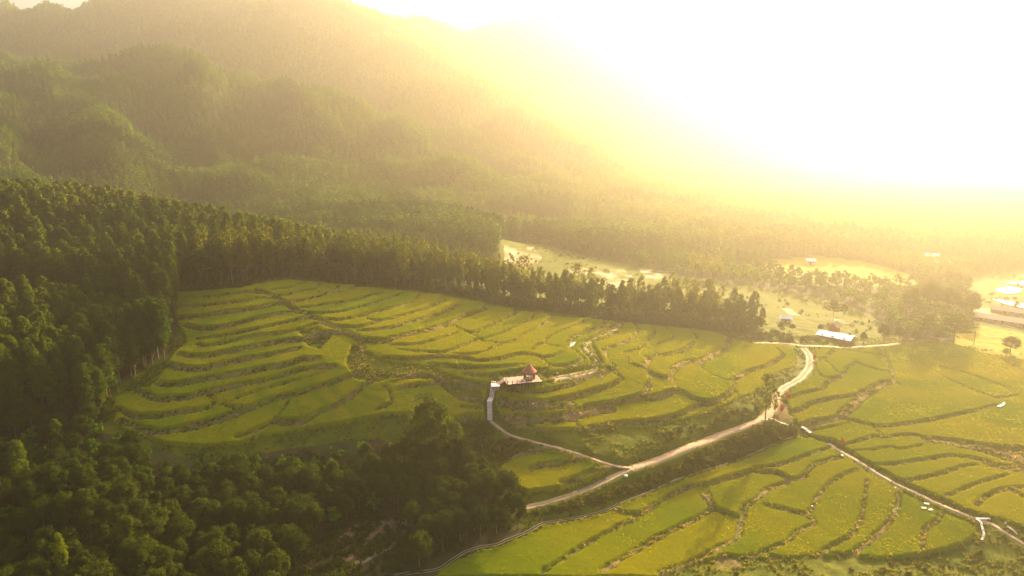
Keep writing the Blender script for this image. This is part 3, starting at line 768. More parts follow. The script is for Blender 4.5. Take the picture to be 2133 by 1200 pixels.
def tuft(mat, n, h, w, seed):
    r = np.random.default_rng(seed); V = []; F = []
    for i in range(n):
        a = r.random() * 6.283; q = w * math.sqrt(r.random()); b = np.array([q * math.cos(a), q * math.sin(a), -0.05]); hh = h * (0.55 + 0.45 * r.random())
        d = np.array([math.cos(a), math.sin(a), 0]) * hh * (0.15 + 0.5 * r.random()); s = np.array([-math.sin(a + 0.7), math.cos(a + 0.7), 0]) * 0.05 * (0.7 + w)
        m_ = b + d * 0.35 + [0, 0, hh * 0.65]; e = b + d + [0, 0, hh]
        o = len(V); V += [b - s, b + s, m_ + s * 0.8, m_ - s * 0.8, e]; F += [(o, o + 1, o + 2, o + 3), (o + 3, o + 2, o + 4)]
    return bpy.data.objects.new('tuft_source', mesh_data('tuft', np.array(V), F, mat))

def scatter(name, pts, scale, sources, label, cat, seed=0, tilt=0.0):
    """one object; geometry nodes put a copy of a source plant on each of its points"""
    n = len(pts); me = bpy.data.meshes.new(name); me.vertices.add(n); me.vertices.foreach_set('co', np.asarray(pts, np.float32).ravel())
    r = np.random.default_rng(seed)
    a = me.attributes.new('s', 'FLOAT', 'POINT'); a.data.foreach_set('value', np.asarray(scale, np.float32))
    rot = np.zeros((n, 3), np.float32); rot[:, 2] = r.random(n) * 6.283; rot[:, :2] = r.normal(size=(n, 2)) * tilt
    a = me.attributes.new('r', 'FLOAT_VECTOR', 'POINT'); a.data.foreach_set('vector', rot.ravel())
    a = me.attributes.new('k', 'INT', 'POINT'); a.data.foreach_set('value', r.integers(0, len(sources), n).astype(np.int32))
    g = bpy.data.node_groups.new(name + '_nodes', 'GeometryNodeTree')
    g.interface.new_socket('Geometry', in_out='INPUT', socket_type='NodeSocketGeometry'); g.interface.new_socket('Geometry', in_out='OUTPUT', socket_type='NodeSocketGeometry')
    gi, go = g.nodes.new('NodeGroupInput'), g.nodes.new('NodeGroupOutput'); iop = g.nodes.new('GeometryNodeInstanceOnPoints'); jn = g.nodes.new('GeometryNodeJoinGeometry')
    for s in sources:
        oi = g.nodes.new('GeometryNodeObjectInfo'); oi.inputs['Object'].default_value = s; oi.inputs['As Instance'].default_value = True; g.links.new(oi.outputs['Geometry'], jn.inputs[0])
    def na(nm, ty):
        q = g.nodes.new('GeometryNodeInputNamedAttribute'); q.data_type = ty; q.inputs['Name'].default_value = nm; return q.outputs['Attribute']
    iop.inputs['Pick Instance'].default_value = True
    g.links.new(gi.outputs[0], iop.inputs['Points']); g.links.new(jn.outputs[0], iop.inputs['Instance']); g.links.new(na('k', 'INT'), iop.inputs['Instance Index'])
    g.links.new(na('r', 'FLOAT_VECTOR'), iop.inputs['Rotation']); g.links.new(na('s', 'FLOAT'), iop.inputs['Scale']); g.links.new(iop.outputs[0], go.inputs[0])
    o = link(name, me); md = o.modifiers.new('plants', 'NODES'); md.node_group = g
    return tag(o, label, cat, kind='stuff')

# --- where trees stand
def grid_pts(x0, x1, y0, y1, s, seed, jit=0.75):
    r = np.random.default_rng(seed); X, Y = np.meshgrid(np.arange(x0, x1, s), np.arange(y0, y1, s)); X = X + (np.arange(X.shape[0])[:, None] % 2) * s / 2
    return (X + (r.random(X.shape) - 0.5) * s * jit).ravel(), (Y + (r.random(X.shape) - 0.5) * s * jit).ravel()
def in_view(x, y, z, m=90):
    px, py, f = project(x, y, z); return (f > 20) & (px > -m) & (px < W0 + m) & (py < H0 + 420)
GRASSY = WILD + CROPS
NEARP = [poly(p) for p in [  # wood in front, by the foot of its trees
 [(-900,1500),(-400,640),(0,600),(180,640),(330,735),(262,790),(228,835),(205,900),(250,945),(340,968),(480,960),(640,940),(760,945),(850,965),(930,965),(1000,985),(1040,1020),(1075,1055),(1085,1075),(1060,1098),(1000,1118),(900,1165),(700,1400),(300,1500)]]]
CLEAR = [poly(p) for p in [[(560,1500),(620,1200),(690,1110),(790,1080),(860,1085),(875,1165),(820,1500)]]]
tracks = [WAYS['wood_track'][1], WAYS['farm_track'][1]]
TREES = []          # (x, y, z, kind, height, zone)
def put(x, y, kind, Hh, zone):
    z = ground(x, y)
    for a in zip(x, y, z, Hh): TREES.append((a[0], a[1], a[2], kind, a[3], zone))
r = np.random.default_rng(5)
# (1) dark wood in front
x, y = grid_pts(-330, 40, 60, 262, 4.8, 21)
m = cls_poly(NEARP, x, y) & ~cls_poly(CLEAR, x, y) & in_view(x, y, ground(x, y) + 15, 330)
m &= ~cls_poly(CROPS, x, y)
x, y = x[m], y[m]; px, py, _ = project(x, y, ground(x, y))
isb = ((py > 880) & (r.random(len(x)) < 0.93)) | (r.random(len(x)) < 0.12) | ((px > 225) & (py > 820))
lo = isb & (py < 1010) & (px > 300) & (px < 760)
th = np.where(isb, 7.5 + 4.5 * r.random(len(x)), np.where(py > 880, 13, 16) + 5 * r.random(len(x)))
th = np.where(lo, 4.5 + 3 * r.random(len(x)), th)
keepm = ~((px > 1000) & (py > 1080)) & ~(lo & (r.random(len(x)) < 0.3))
for kd, mk in (('broad', isb & keepm), ('euc', ~isb & keepm)): put(x[mk], y[mk], kd, th[mk], 'front')
# (2) tall belt along the upper edge of the terraces
edge_px = [(375,598),(440,597),(500,592),(560,578),(640,578),(700,584),(760,590),(840,599),(920,608),(1000,623),(1070,638),(1150,648),(1260,661),(1340,668),(1400,675),(1480,684),(1560,692),(1590,694)]
ep = smooth_line(poly(edge_px), 6)
L = np.concatenate([[0], np.cumsum(np.hypot(*np.diff(ep, axis=0).T))])
for row in range(7):
    s_ = np.arange(0, L[-1], 3.6) + r.random(int(np.ceil(L[-1] / 3.6))) * 3.0
    s_ = s_[s_ < L[-1]]; xb = np.interp(s_, L, ep[:, 0]); yb = np.interp(s_, L, ep[:, 1]) - 1.0 + row * 4.0 + r.random(len(s_)) * 3.0
    frac = s_ / L[-1]; k = r.random(len(s_)) < np.where(frac > 0.42, 0.72 - 0.07 * row, 0.92)
    th = np.where(frac > 0.35, 13.5, 13.5) + (r.random(len(s_)) ** 1.5) * 8.5 - np.clip((frac - 0.85) * 20, 0, 3)
    kb = k & (r.random(len(s_)) < 0.3); put(xb[k & ~kb], yb[k & ~kb], 'slim', th[k & ~kb], 'belt'); put(xb[kb], yb[kb], 'broad', th[kb] * 0.72, 'belt')
belt_line = ep; S_belt = L; L_belt = L[-1]
# (3) everything else that is wooded
def free(x, y):
    m = ~cls_poly(GRASSY, x, y) & ~cls_poly(OPEN, x, y) & ~cls_poly(CLEAR, x, y)
    m &= ~cls_poly([NEARP[0]], x, y)
    eb = np.interp(x, belt_line[np.argsort(belt_line[:, 0]), 0], belt_line[np.argsort(belt_line[:, 0]), 1], left=-1, right=-1)
    m &= ~((eb > 0) & (y > eb - 6) & (y < eb + 25) & (x < belt_line[:, 0].max()))
    return m
x, y = grid_pts(-520, 60, 200, 470, 5.8, 31)
m = free(x, y) & in_view(x, y, ground(x, y) + 15, 330) & ~((x > 10) & (y < 470))
px, py, _ = project(x, y, ground(x, y)); m &= (px < 930 + 120 * r.random(len(px))) & ~((px > 240) & (project(x, y, ground(x, y))[1] > 790))
x, y, px = x[m], y[m], px[m]; m = x < 1e9
put(x, y, 'euc', (17 + 6 * r.random(len(x))) * (1 - 0.28 * np.clip((px - 450) / 450, 0, 1)), 'hill')
near_xy = (x[m], y[m])
MID = []; FARP = []; BRD = []
for s_, y0, y1, dst in ((4.9, 440, 720, MID), (6.3, 720, 1250, MID), (9.5, 1250, 2450, FARP)):
    xs = 0.92 * y1 + 60; x, y = grid_pts(-xs, xs, y0, y1, s_, int(y0), 0.95)
    m = (abs(x) < 0.92 * y + 60); x, y = x[m], y[m]; z = ground(x, y); m = in_view(x, y, z + 10, 240) & (project(x, y, z + 16)[1] > -60)
    x, y, z = x[m], y[m], z[m]
    m = free(x, y) & ~((y < 470) & (x < 60) & (x > -525)); 
    # plantation blocks: some young and thin, gaps along cut strips
    cut = np.abs(vnoise(x / 70, y / 70, 55)) < 0.012
    m &= ~cut; x, y, z = x[m], y[m], z[m]
    blk = vnoise(x / 110, y / 110, 61)
    dst.append(np.stack([x, y, z, np.where(blk > 0.12, 0.72, 1.0) * (0.78 + 0.42 * r.random(len(x)))], 1))
# valley woods to the right
x, y = grid_pts(60, 430, 300, 600, 6.5, 81)
m = free(x, y) & in_view(x, y, ground(x, y) + 10, 60); px, py, _ = project(x, y, ground(x, y)); m &= (px > 1480) | (y > 440)
BRD = np.stack([x[m], y[m], ground(x[m], y[m]), 0.45 + 0.35 * r.random(m.sum())], 1)
BRD = BRD[BRD[:, 1] < 470]
MIDA = np.concatenate(MID); MIDA[:, 3] *= np.where((MIDA[:, 1] < 530) & (MIDA[:, 0] > 60), 0.6, 1.0); MIDA = MIDA[~((MIDA[:, 1] < 470) & (MIDA[:, 0] > 55))]
FARA = np.concatenate(FARP)
# culling: drop far plants well below the skyline of nearer ground
def visible(A, margin, hgt):
    az = np.arctan2(A[:, 0], A[:, 1]); bins = np.linspace(-0.9, 0.9, 240); o = np.ones(len(A), bool)
    rr = np.arange(150, 2500, 12.0); B, R_ = np.meshgrid(bins, rr); g = ground(R_ * np.sin(B), R_ * np.cos(B)) + 8
    el = (g - CAM_H) / R_; mx = np.maximum.accumulate(el, 0)
    bi = np.clip(((az + 0.9) / 1.8 * 239).round().astype(int), 0, 239); ri = np.clip(((np.hypot(A[:, 0], A[:, 1]) - 150) / 12).astype(int) - 2, 0, len(rr) - 1)
    return (A[:, 2] + hgt - CAM_H) / np.hypot(A[:, 0], A[:, 1]) > mx[ri, bi] - margin
MIDA = MIDA[visible(MIDA, 0.02, 17)]; FARA = FARA[visible(FARA, 0.015, 16)]
print('far woods', len(MIDA), len(FARA), len(BRD))

# --- the individual trees: the 300 of each kind that show largest, the rest joins the wood
zone_lab = {
 'front_broad': ('broadleaf tree with rounded dark crown in the dark wood below the terraces', 'broadleaf trees of the dark wood below the terraces'),
 'front_euc': ('tall dark eucalyptus with pointed crown in the wood beside the lowest terraces', 'eucalyptus trees of the dark wood beside the lowest terraces'),
 'hill_euc': ('tall eucalyptus on the wooded hill above the left end of the terraces', 'eucalyptus trees on the wooded hill above the terraces'),
 'belt_broad': ('rounded broadleaf tree among the slender trees of the belt above the terraces', 'broadleaf trees in the belt above the terraces'),
 'belt_slim': ('slender tall eucalyptus in the belt along the upper edge of the rice terraces', 'tall eucalyptus belt along the upper edge of the terraces')}
T = sorted(TREES, key=lambda a: -a[4] / math.hypot(a[0], a[1], a[2] - CAM_H))
def showing(a):
    px, py, f = project(a[0], a[1], a[2] + a[4] * 0.8); return -25 < px < W0 + 25 and -20 < py < H0 + 25
cnt = {'euc': 0, 'broad': 0}; rest = {'euc': [], 'broad': []}
NB = {'loose': 20.0, 'euc': 20.0, 'slim': 20.0, 'broad': 11.0, 'umbrella': 16.0, 'shrub': 2.4}
def make_tree(name, kind, x, y, z, Hh, label, cat, group=None, rr=random):
    e = empty(name, (x, y, z), rr.random() * 6.283, Hh / NB[kind]); tag(e, label, cat, group)
    c, t2 = K[kind][rr.randrange(len(K[kind]))]
    link('crown', c, e); link('trunk', t2, e)
    return e
for a in T:
    fam = 'broad' if a[3] == 'broad' else 'euc'
    if cnt[fam] < 290 and showing(a):
        cnt[fam] += 1; lab, grp = zone_lab[a[5] + '_' + a[3]]
        make_tree('eucalyptus_tree' if fam == 'euc' else 'broadleaf_tree', a[3], a[0], a[1], a[2], a[4], lab, 'tree', grp)
    else: rest[fam].append(a)
print('trees', len(T), cnt, len(rest['euc']), len(rest['broad']))
SRC_E = make_far('euc', 'euc', 5, 20, 2.7, 70, 22, 0.55, seed=15)
e = np.array([(a[0], a[1], a[2], a[4] / 20) for a in rest['euc']])
scatter('eucalyptus_wood', e[:, :3], e[:, 3], SRC_E, 'dense eucalyptus wood behind the nearer trees of the hill', 'wood', 1, 0.02)
if rest['broad']:
    e = np.array([(a[0], a[1], a[2], a[4] / 13) for a in rest['broad']]); scatter('broadleaf_wood', e[:, :3], e[:, 3], FAR_BRD, 'broadleaf trees crowding the foot of the dark wood', 'wood', 2)
scatter('mountain_forest', MIDA[:, :3], MIDA[:, 3], FAR_MID, 'eucalyptus forest covering the lower mountain slopes', 'forest', 3, 0.02)
scatter('ridge_forest', FARA[:, :3], FARA[:, 3] * 1.15, FAR_FAR, 'hazy forest on the far ridges', 'forest', 4)
scatter('valley_wood', BRD[:, :3], BRD[:, 3], FAR_BRD, 'hazy wood on the valley floor beyond the white roofed shed', 'wood', 5)

x, y = grid_pts(0, 360, 300, 620, 5.0, 97, 1.6); m = cls_poly([OPEN[0], OPEN[2], OPEN[3]], x, y) & (vnoise(x / 24, y / 12, 13) > 0.02) & (r.random(len(x)) < 0.55)
m &= np.array([min(np.hypot(WAYS['lane'][1][:, 0] - a, WAYS['lane'][1][:, 1] - b)) > 4 for a, b in zip(x, y)])
VB = make_far('shrub', 'far', 3, 2.4, 1.5, 14, 12, 0.32, seed=19, trunk=False)
scatter('valley_brush', np.stack([x[m], y[m], ground(x[m], y[m])], 1), 0.3 + 0.6 * rng.random(m.sum()) ** 2, VB, 'low brush dotted over the grassy valley floor', 'brush', 12)
# --- undergrowth, grass on the bunds, rice blades
GT = [tuft(M['straw'], 22, 0.75, 0.35, 50 + i) for i in range(3)]
GG = [tuft(M['green_grass'], 26, 0.8, 0.4, 60 + i) for i in range(3)]
M['rice_leaf'] = foliage('rice_leaf', (0.24, 0.225, 0.004), (0.19, 0.195, 0.004), (0.28, 0.245, 0.005), 0.5)
RT = [tuft(M['rice_leaf'], 16, 0.95, 0.38, 70 + i) for i in range(4)]
def fine_pick(mask, dens, seed):
    r = np.random.default_rng(seed); j, i = np.nonzero(mask & (r.random(mask.shape) < dens * U * U)); n = len(j)
    x = ux[i] + (r.random(n) - 0.5) * U; y = uy[j] + (r.random(n) - 0.5) * U; return x, y, ground(x, y)
road_free = np.ones(fx.shape, bool)
for k in WD: road_free &= WD[k][0] > WAYS[k][0] * 0.5 + (0.1 if k != 'terrace_track' else -9)
gv = in_view(fx, fy, Ft, 20)
x, y, z = fine_pick(crop & (LD > 0.3) & gv, 1.5, 91)
scatter('rice_blades', np.stack([x, y, z + 0.05], 1), 0.85 + 0.3 * rng.random(len(x)), RT, 'rice blades standing in the paddies', 'rice', 6, 0.1); nr = len(x)
bund_m = region & (~crop | (LD < 0.1)) & road_free & gv
x, y, z = fine_pick(bund_m & (vnoise(fx / 2, fy / 2, 44) > -0.2), 0.7, 92)
scatter('dry_grass', np.stack([x, y, z], 1), 0.4 + 0.7 * rng.random(len(x)), GT, 'dry straw coloured grass on the bunds between the paddies', 'grass', 7, 0.2); n1 = len(x)
wildm = (bund_m | (grass & ~region & road_free & gv)) & (bare < 0.3)
x, y, z = fine_pick(wildm & (vnoise(fx / 5, fy / 5, 44) < 0.12), 0.9, 93)
scatter('green_grass', np.stack([x, y, z], 1), 0.4 + 0.7 * rng.random(len(x)), GG, 'green grass on banks and field margins', 'grass', 8, 0.2)
print('tufts', nr, n1, len(x))
# low brush on the forest floor
x, y = grid_pts(-200, 60, 120, 300, 2.6, 95); m = (cls_poly(NEARP, x, y)) & in_view(x, y, ground(x, y), 20)
bx, by = [], []
for row in range(9): s_ = np.arange(0, L_belt, 1.7) + r.random(int(np.ceil(L_belt / 1.7))) * 1.5; s_ = s_[s_ < L_belt]; bx.append(np.interp(s_, S_belt, ep[:, 0]) + r.random(len(s_))); by.append(np.interp(s_, S_belt, ep[:, 1]) - 3.5 + row * 3.0 + 2.5 * r.random(len(s_)))
bx, by = np.concatenate(bx), np.concatenate(by); kb = r.random(len(bx)) < 0.8; bx, by = bx[kb], by[kb]
x, y = np.concatenate([x[m], bx]), np.concatenate([y[m], by]); m = np.ones(len(x), bool)
SB = make_far('shrub', 'broad', 3, 2.4, 1.5, 14, 12, 0.32, seed=18, trunk=False)
scatter('undergrowth', np.stack([x[m], y[m], ground(x[m], y[m])], 1), 0.4 + 0.9 * rng.random(m.sum()), SB, 'low brush on the floor of the wood and along the tree belt', 'undergrowth', 9)

# ------------------------------------------------------------------ viewing platform, pavilion and staircase
wood_d = simple('dark_timber', (0.095, 0.035, 0.018), (0.06, 0.022, 0.012), 2.0, 0.7)
wood_p = simple('pink_planks', (0.62, 0.43, 0.34), (0.50, 0.33, 0.26), 1.2, 0.6)
thatch = simple('red_thatch', (0.44, 0.17, 0.11), (0.30, 0.10, 0.06), 6.0, 0.9, 0.6)
cream = simple('cream_paint', (0.75, 0.62, 0.40), (0.66, 0.52, 0.32), 3.0, 0.6)
white_s = simple('white_stone', (0.85, 0.72, 0.64), (0.74, 0.60, 0.52), 1.5, 0.7)
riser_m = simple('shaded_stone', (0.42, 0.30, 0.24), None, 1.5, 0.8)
rust = simple('weathered_metal', (0.12, 0.09, 0.07), None, 2.0, 0.6)

ZD = PLAT_Z + 0.75
FL, FR, BL = [Vector(at_z(px, py, ZD)) for px, py in ((1057, 801), (1130, 794), (1044, 787.5))]
ax = (FR - FL); LX = ax.length; ax.normalize(); ay = Vector((-ax.y, ax.x, 0)); LY = abs((BL - FL).dot(ay)); yaw = math.atan2(ax.y, ax.x)
pf = empty('viewing_platform', (FL.x, FL.y, ZD - 0.75), yaw)
tag(pf, 'pink plank viewing platform with dark timber railings at the head of the white staircase', 'platform')
zt = 0.75
mb = MB(); nb = 26
for i in range(nb): mb.box(((i + 0.5) * LX / nb, LY / 2, zt - 0.05), (LX / nb - 0.03, LY, 0.09))
mb.build('deck', wood_p, pf)
MB().box((LX / 2, 0.1, zt - 0.26), (LX, 0.14, 0.28)).box((LX / 2, LY - 0.1, zt - 0.26), (LX, 0.14, 0.28)).box((0.1, LY / 2, zt - 0.26), (0.14, LY - 0.4, 0.28)).box((LX - 0.1, LY / 2, zt - 0.26), (0.14, LY - 0.4, 0.28)).build('beam', wood_d, pf)
for i in range(6):
    for y in (0.35, LY / 2, LY - 0.35): MB().box((0.4 + i * (LX - 0.8) / 5, y, zt / 2 - 0.9), (0.22, 0.22, 1.9 + zt - 0.4)).build('stilt', wood_d, pf)
def railing(p, q, n, name='railing_post'):
    p, q = Vector(p), Vector(q)
    for i in range(n): c = p.lerp(q, i / (n - 1)); MB().box((c.x, c.y, zt + 0.62), (0.17, 0.17, 1.28)).build(name, wood_d, pf)
    d = q - p; a = math.atan2(d.y, d.x); m_ = (p + q) / 2
    for h_ in (0.55, 1.05): MB().box((m_.x, m_.y, zt + h_), (d.length - 0.1, 0.08, 0.11), a).build('rail', wood_d, pf)
railing((0.15, LY - 0.15), (LX * 0.72, LY - 0.15), 5)
railing((LX * 0.76, LY - 0.15), (LX - 0.15, LY - 0.15), 3)
railing((LX - 0.15, LY - 0.45), (LX - 0.15, LY * 0.32), 3)
railing((0.15, 0.15), (LX * 0.68, 0.15), 6); railing((0.15, 0.45), (0.15, LY * 0.42), 2)
def loc_of(px, py, z):
    v = Vector(at_z(px, py, z)) - FL; return v.dot(ax), v.dot(ay)
hx, hy = loc_of(1102.5, 789.3, ZD)
hc = FL + ax * hx + ay * hy
pav = empty('pavilion', (hc.x, hc.y, ZD + 0.002), yaw)
tag(pav, 'small eight sided timber pavilion with pointed reddish thatched roof on the viewing platform', 'pavilion')
R8 = 1.95; oct_ = [(R8 * math.cos(a), R8 * math.sin(a)) for a in [math.pi / 8 + k * math.pi / 4 for k in range(8)]]
for k in range(8): MB().tube([(*oct_[k], 0), (*oct_[k], 2.9)], 0.11, 8).build('post', wood_d, pav)
for k in range(8):
    a, b = Vector((*oct_[k], 0)), Vector((*oct_[(k + 1) % 8], 0)); d = b - a; an = math.atan2(d.y, d.x); m_ = (a + b) / 2
    mb = MB()
    for h_ in (0.12, 0.42, 0.72, 1.02, 1.3): mb.box((m_.x, m_.y, h_), (d.length - 0.22, 0.07, 0.16), an)
    for f in (0.25, 0.5, 0.75): c = a.lerp(b, f); mb.box((c.x, c.y, 0.7), (0.07, 0.05, 1.15), an)
    if k != 1: mb.build('wall_panel', wood_d, pav)
    MB().box((m_.x, m_.y, 2.78), (d.length - 0.2, 0.14, 0.2), an).build('crossbeam', wood_d, pav)
mb = MB(); n = 40; rs = [(2.60, 2.82), (2.62, 2.90), (2.2, 3.30), (1.78, 3.72), (1.34, 4.18), (0.88, 4.68), (0.45, 5.16), (0.08, 5.62)]
r_ = random.Random(4); V = []; F = []
for rr, zz in rs:
    for k in range(n):
        a = 2 * math.pi * k / n; q = rr * (1 + (r_.random() - 0.5) * 0.06); V.append((q * math.cos(a), q * math.sin(a), zz + (r_.random() - 0.5) * 0.06))
for i in range(len(rs) - 1):
    for k in range(n): F.append((i * n + k, i * n + (k + 1) % n, (i + 1) * n + (k + 1) % n, (i + 1) * n + k))
F.append(tuple(range(n - 1, -1, -1))); F.append(tuple(range((len(rs) - 1) * n, len(rs) * n)))
mb.add(V, F); mb.build('roof', thatch, pav)
MB().tube([(0, 0, 5.5), (0, 0, 5.85)], [0.16, 0.05], 8).build('finial', thatch, pav)
sb = MB().box((0.0, -R8 - 0.02, 1.05), (1.25, 0.06, 1.05)).build('sign_board', cream, pav); sb['label'] = 'square cream board with a dark round emblem'
MB().tube([(0.0, -R8 - 0.05, 1.1), (0.0, -R8 - 0.09, 1.1)], 0.33, 20).build('emblem', wood_d, sb)

# staircase: treads up the slope, one landing half way, a wooden landing at the top
sp = [(1020.5, 874), (1020, 851), (1021, 840), (1023.5, 829), (1028.5, 808)]
P3 = [on_ground(*p) for p in sp]; ztop = ZD - 0.95
xy = smooth_line(np.array([[p.x, p.y] for p in P3]), 6); L = np.concatenate([[0], np.cumsum(np.hypot(*np.diff(xy, axis=0).T))])
st = empty('staircase', P3[0]); tag(st, 'white stone staircase climbing from the footpath to the viewing platform', 'staircase')
z0 = P3[0].z + 0.1; ns = 26; land = 13; run = L[-1]; adv = (run - 3.4) / ns; pos = 0.0
for i in range(ns + 1):
    dpt = adv if i != land else adv + 3.4
    if i == ns: break
    s_ = pos + dpt / 2; x_, y_ = np.interp(s_, L, xy[:, 0]), np.interp(s_, L, xy[:, 1]); x2, y2 = np.interp(s_ + 0.3, L, xy[:, 0]), np.interp(s_ + 0.3, L, xy[:, 1])
    a = math.atan2(y2 - y_, x2 - x_); zz = z0 + (ztop - z0) * (i + 1) / ns; g_ = float(ground(x_, y_))
    MB().box((x_ - P3[0].x, y_ - P3[0].y, zz - P3[0].z - 0.06), (dpt + 0.06, 1.75, 0.12), a).build('step' if i != land else 'landing', white_s, st)
    hgt = max(0.4, zz - 0.13 - g_ + 0.5)
    MB().box((x_ - P3[0].x, y_ - P3[0].y, zz - P3[0].z - 0.123 - hgt / 2), (dpt * 0.9, 1.55, hgt), a).build('riser', riser_m, st)
    pos += dpt
lc = Vector(at_z(1032, 801.5, ztop)); MB().box((lc.x - P3[0].x, lc.y - P3[0].y, ztop - P3[0].z - 0.05), (2.9, 3.0, 0.12), yaw * 0.5).build('landing', white_s, st)
MB().box((lc.x - P3[0].x, lc.y - P3[0].y, ztop - P3[0].z - 0.9), (2.4, 2.5, 1.55), yaw * 0.5).build('riser', riser_m, st)
tgt = FL + ay * (LY * 0.72)
for i in range(4):
    c = Vector((lc.x, lc.y, 0)).lerp(Vector((tgt.x, tgt.y, 0)), 0.30 + 0.68 * (i + 0.5) / 4); zz = ztop + (ZD - ztop) * (i + 1) / 5
    MB().box((c.x - P3[0].x, c.y - P3[0].y, zz - P3[0].z - 0.06), (0.62, 1.9, 0.12), yaw + 0.3).build('step', wood_p, st)
    MB().box((c.x - P3[0].x, c.y - P3[0].y, zz - P3[0].z - 0.65), (0.5, 1.6, 1.05), yaw + 0.3).build('riser', wood_d, st)

# ------------------------------------------------------------------ buildings in the valley
def building(name, px, py, Lx, Ly, yaw_, wall_h, rise, wall_m, roof_m, label, cat, doors=1, windows=3, over=0.6, lift=0.0):
    g = on_ground(px, py); e = empty(name, (g.x, g.y, g.z - 0.2 + lift), yaw_); tag(e, label, cat)
    x, y = Lx / 2, Ly / 2; hh = wall_h + 0.2
    V = [(-x, -y, 0), (x, -y, 0), (x, y, 0), (-x, y, 0), (-x, -y, hh), (x, -y, hh), (x, y, hh), (-x, y, hh), (-x, 0, hh + rise * 0.97), (x, 0, hh + rise * 0.97)]
    MB().add(V, [(0, 1, 5, 4), (2, 3, 7, 6), (1, 2, 6, 9, 5), (3, 0, 4, 8, 7), (0, 3, 2, 1)]).build('wall', wall_m, e)
    s = rise / y; X = x + over; Y = y + over; V = []; 
    for z in (0.04, 0.16): V += [(-X, -Y, hh + z - s * over), (X, -Y, hh + z - s * over), (X, 0, hh + z + rise), (-X, 0, hh + z + rise), (-X, Y, hh + z - s * over), (X, Y, hh + z - s * over)]
    F = [(6, 7, 8, 9), (9, 8, 11, 10), (3, 2, 1, 0), (4, 5, 2, 3), (0, 1, 7, 6), (5, 4, 10, 11), (1, 2, 8, 7), (2, 5, 11, 8), (4, 3, 9, 10), (3, 0, 6, 9)]
    rf = MB().add(V, F).build('roof', roof_m, e)
    nr = max(2, int(Lx / 1.6)); mb = MB()
    for sy in (-1, 1):
        for i in range(nr + 1):
            xx = -X + 0.05 + i * (2 * X - 0.1) / nr; mb.tube([(xx, sy * Y, hh + 0.19 - s * over), (xx, sy * 0.05, hh + 0.19 + rise * 0.99)], 0.05, 4)
    mb.build('roof_rib', roof_m, rf)
    for i in range(doors): MB().box((-x + (i + 0.7) * Lx / (doors + 0.5), -y - 0.02, 1.2), (1.1, 0.08, 2.0)).build('door', wood_d, e)
    for i in range(windows):
        w_ = MB().box((-x + (i + 0.5) * Lx / windows, -y - 0.015, 1.75), (1.0, 0.07, 0.9)).build('window', rust, e)
    return e
white_roof = simple('white_sheet_roof', (0.82, 0.82, 0.84), (0.70, 0.70, 0.72), 0.6, 0.35)
brick = simple('brown_brick', (0.22, 0.11, 0.06), (0.16, 0.08, 0.045), 1.5, 0.9)
plaster = simple('plaster', (0.60, 0.50, 0.40), (0.50, 0.40, 0.30), 1.0, 0.85)
pink_roof = simple('faded_roof', (0.34, 0.22, 0.17), (0.27, 0.18, 0.14), 0.8, 0.6)
R_ = math.radians
building('shed', 1741, 705, 15, 9, R_(-42), 1.4, 1.1, brick, white_roof, 'low brown shed with broad white sheet roof beside the dirt lane', 'shed')
building('shed', 1737, 693, 5, 4, R_(48), 3.6, 1.8, brick, brick, 'small dark gabled hut behind the white roofed shed', 'hut', 1, 1)
building('shed', 1637, 671, 5, 3.2, R_(-22), 2.2, 0.8, plaster, white_roof, 'small white roofed shack among bushes above the lane', 'shack', 1, 2)
building('farm_building', 2092, 672, 34, 9, R_(-42), 2.0, 1.5, pink_roof, pink_roof, 'long low farm building with faded pink roof by the ponds', 'farm building', 3, 9)
building('farm_building', 2118, 655, 24, 8, R_(-40), 2.0, 1.4, pink_roof, pink_roof, 'shorter farm building with pink roof behind the long one', 'farm building', 2, 6)
building('house', 1937, 545, 10, 7, R_(-20), 5.0, 1.6, plaster, white_roof, 'pale hazy house with white roof among the far valley trees', 'house', 1, 3)
building('house', 1957, 553, 12, 6, R_(-38), 2.6, 1.2, plaster, white_roof, 'low white roofed outbuilding just beside the pale far house', 'house', 1, 2)
building('house', 1688, 550, 6, 5, R_(-15), 3.0, 1.2, plaster, white_roof, 'tiny white house alone in the bright far field', 'house', 1, 2)
building('shed', 268, 772, 5, 3.5, R_(10), 1.9, 0.5, wood_d, rust, 'dim shack with grey sheet roof under the trees at the edge of the terraces', 'shack', 1, 1)

# water
def pool(pts, label, lift=0.12, mat=None):
    p = poly(pts); z = float(ground(p[:, 0], p[:, 1]).max()) + lift; c = p.mean(0)
    q = smooth_line(np.vstack([p, p[:1]]), 3)[:-1]; n = len(q)
    V = [(a[0], a[1], z) for a in q] + [(a[0], a[1], z - 1.2) for a in q]
    F = [tuple(range(n))] + [(i, i + n, (i + 1) % n + n, (i + 1) % n) for i in range(n)]
    tag(link('water', mesh_data('water', np.array(V), F, mat or M['water'])), label, kind='structure')
wm, wt, wout = new_mat('water'); M['water'] = wm
wp = N(wt, 'ShaderNodeBsdfPrincipled'); wp.inputs['Base Color'].default_value = (0.10, 0.09, 0.06, 1); wp.inputs['Roughness'].default_value = 0.08; wp.inputs['Specular IOR Level'].default_value = 1.0; wp.inputs['Metallic'].default_value = 0.0
wb = N(wt, 'ShaderNodeBump'); wb.inputs['Strength'].default_value = 0.15; wb.inputs['Distance'].default_value = 0.05
wt.links.new(noise(wt, 1.2, 2.0), wb.inputs['Height']); wt.links.new(wb.outputs[0], wp.inputs['Normal']); wt.links.new(wp.outputs[0], wout.inputs['Surface'])
pool([(2072,603),(2100,598),(2128,604),(2120,611),(2095,612)], 'bright pond in the middle of the valley ponds')
pool([(2078,588),(2110,583),(2160,592),(2160,600),(2110,593)], 'far bright pond beyond the others')
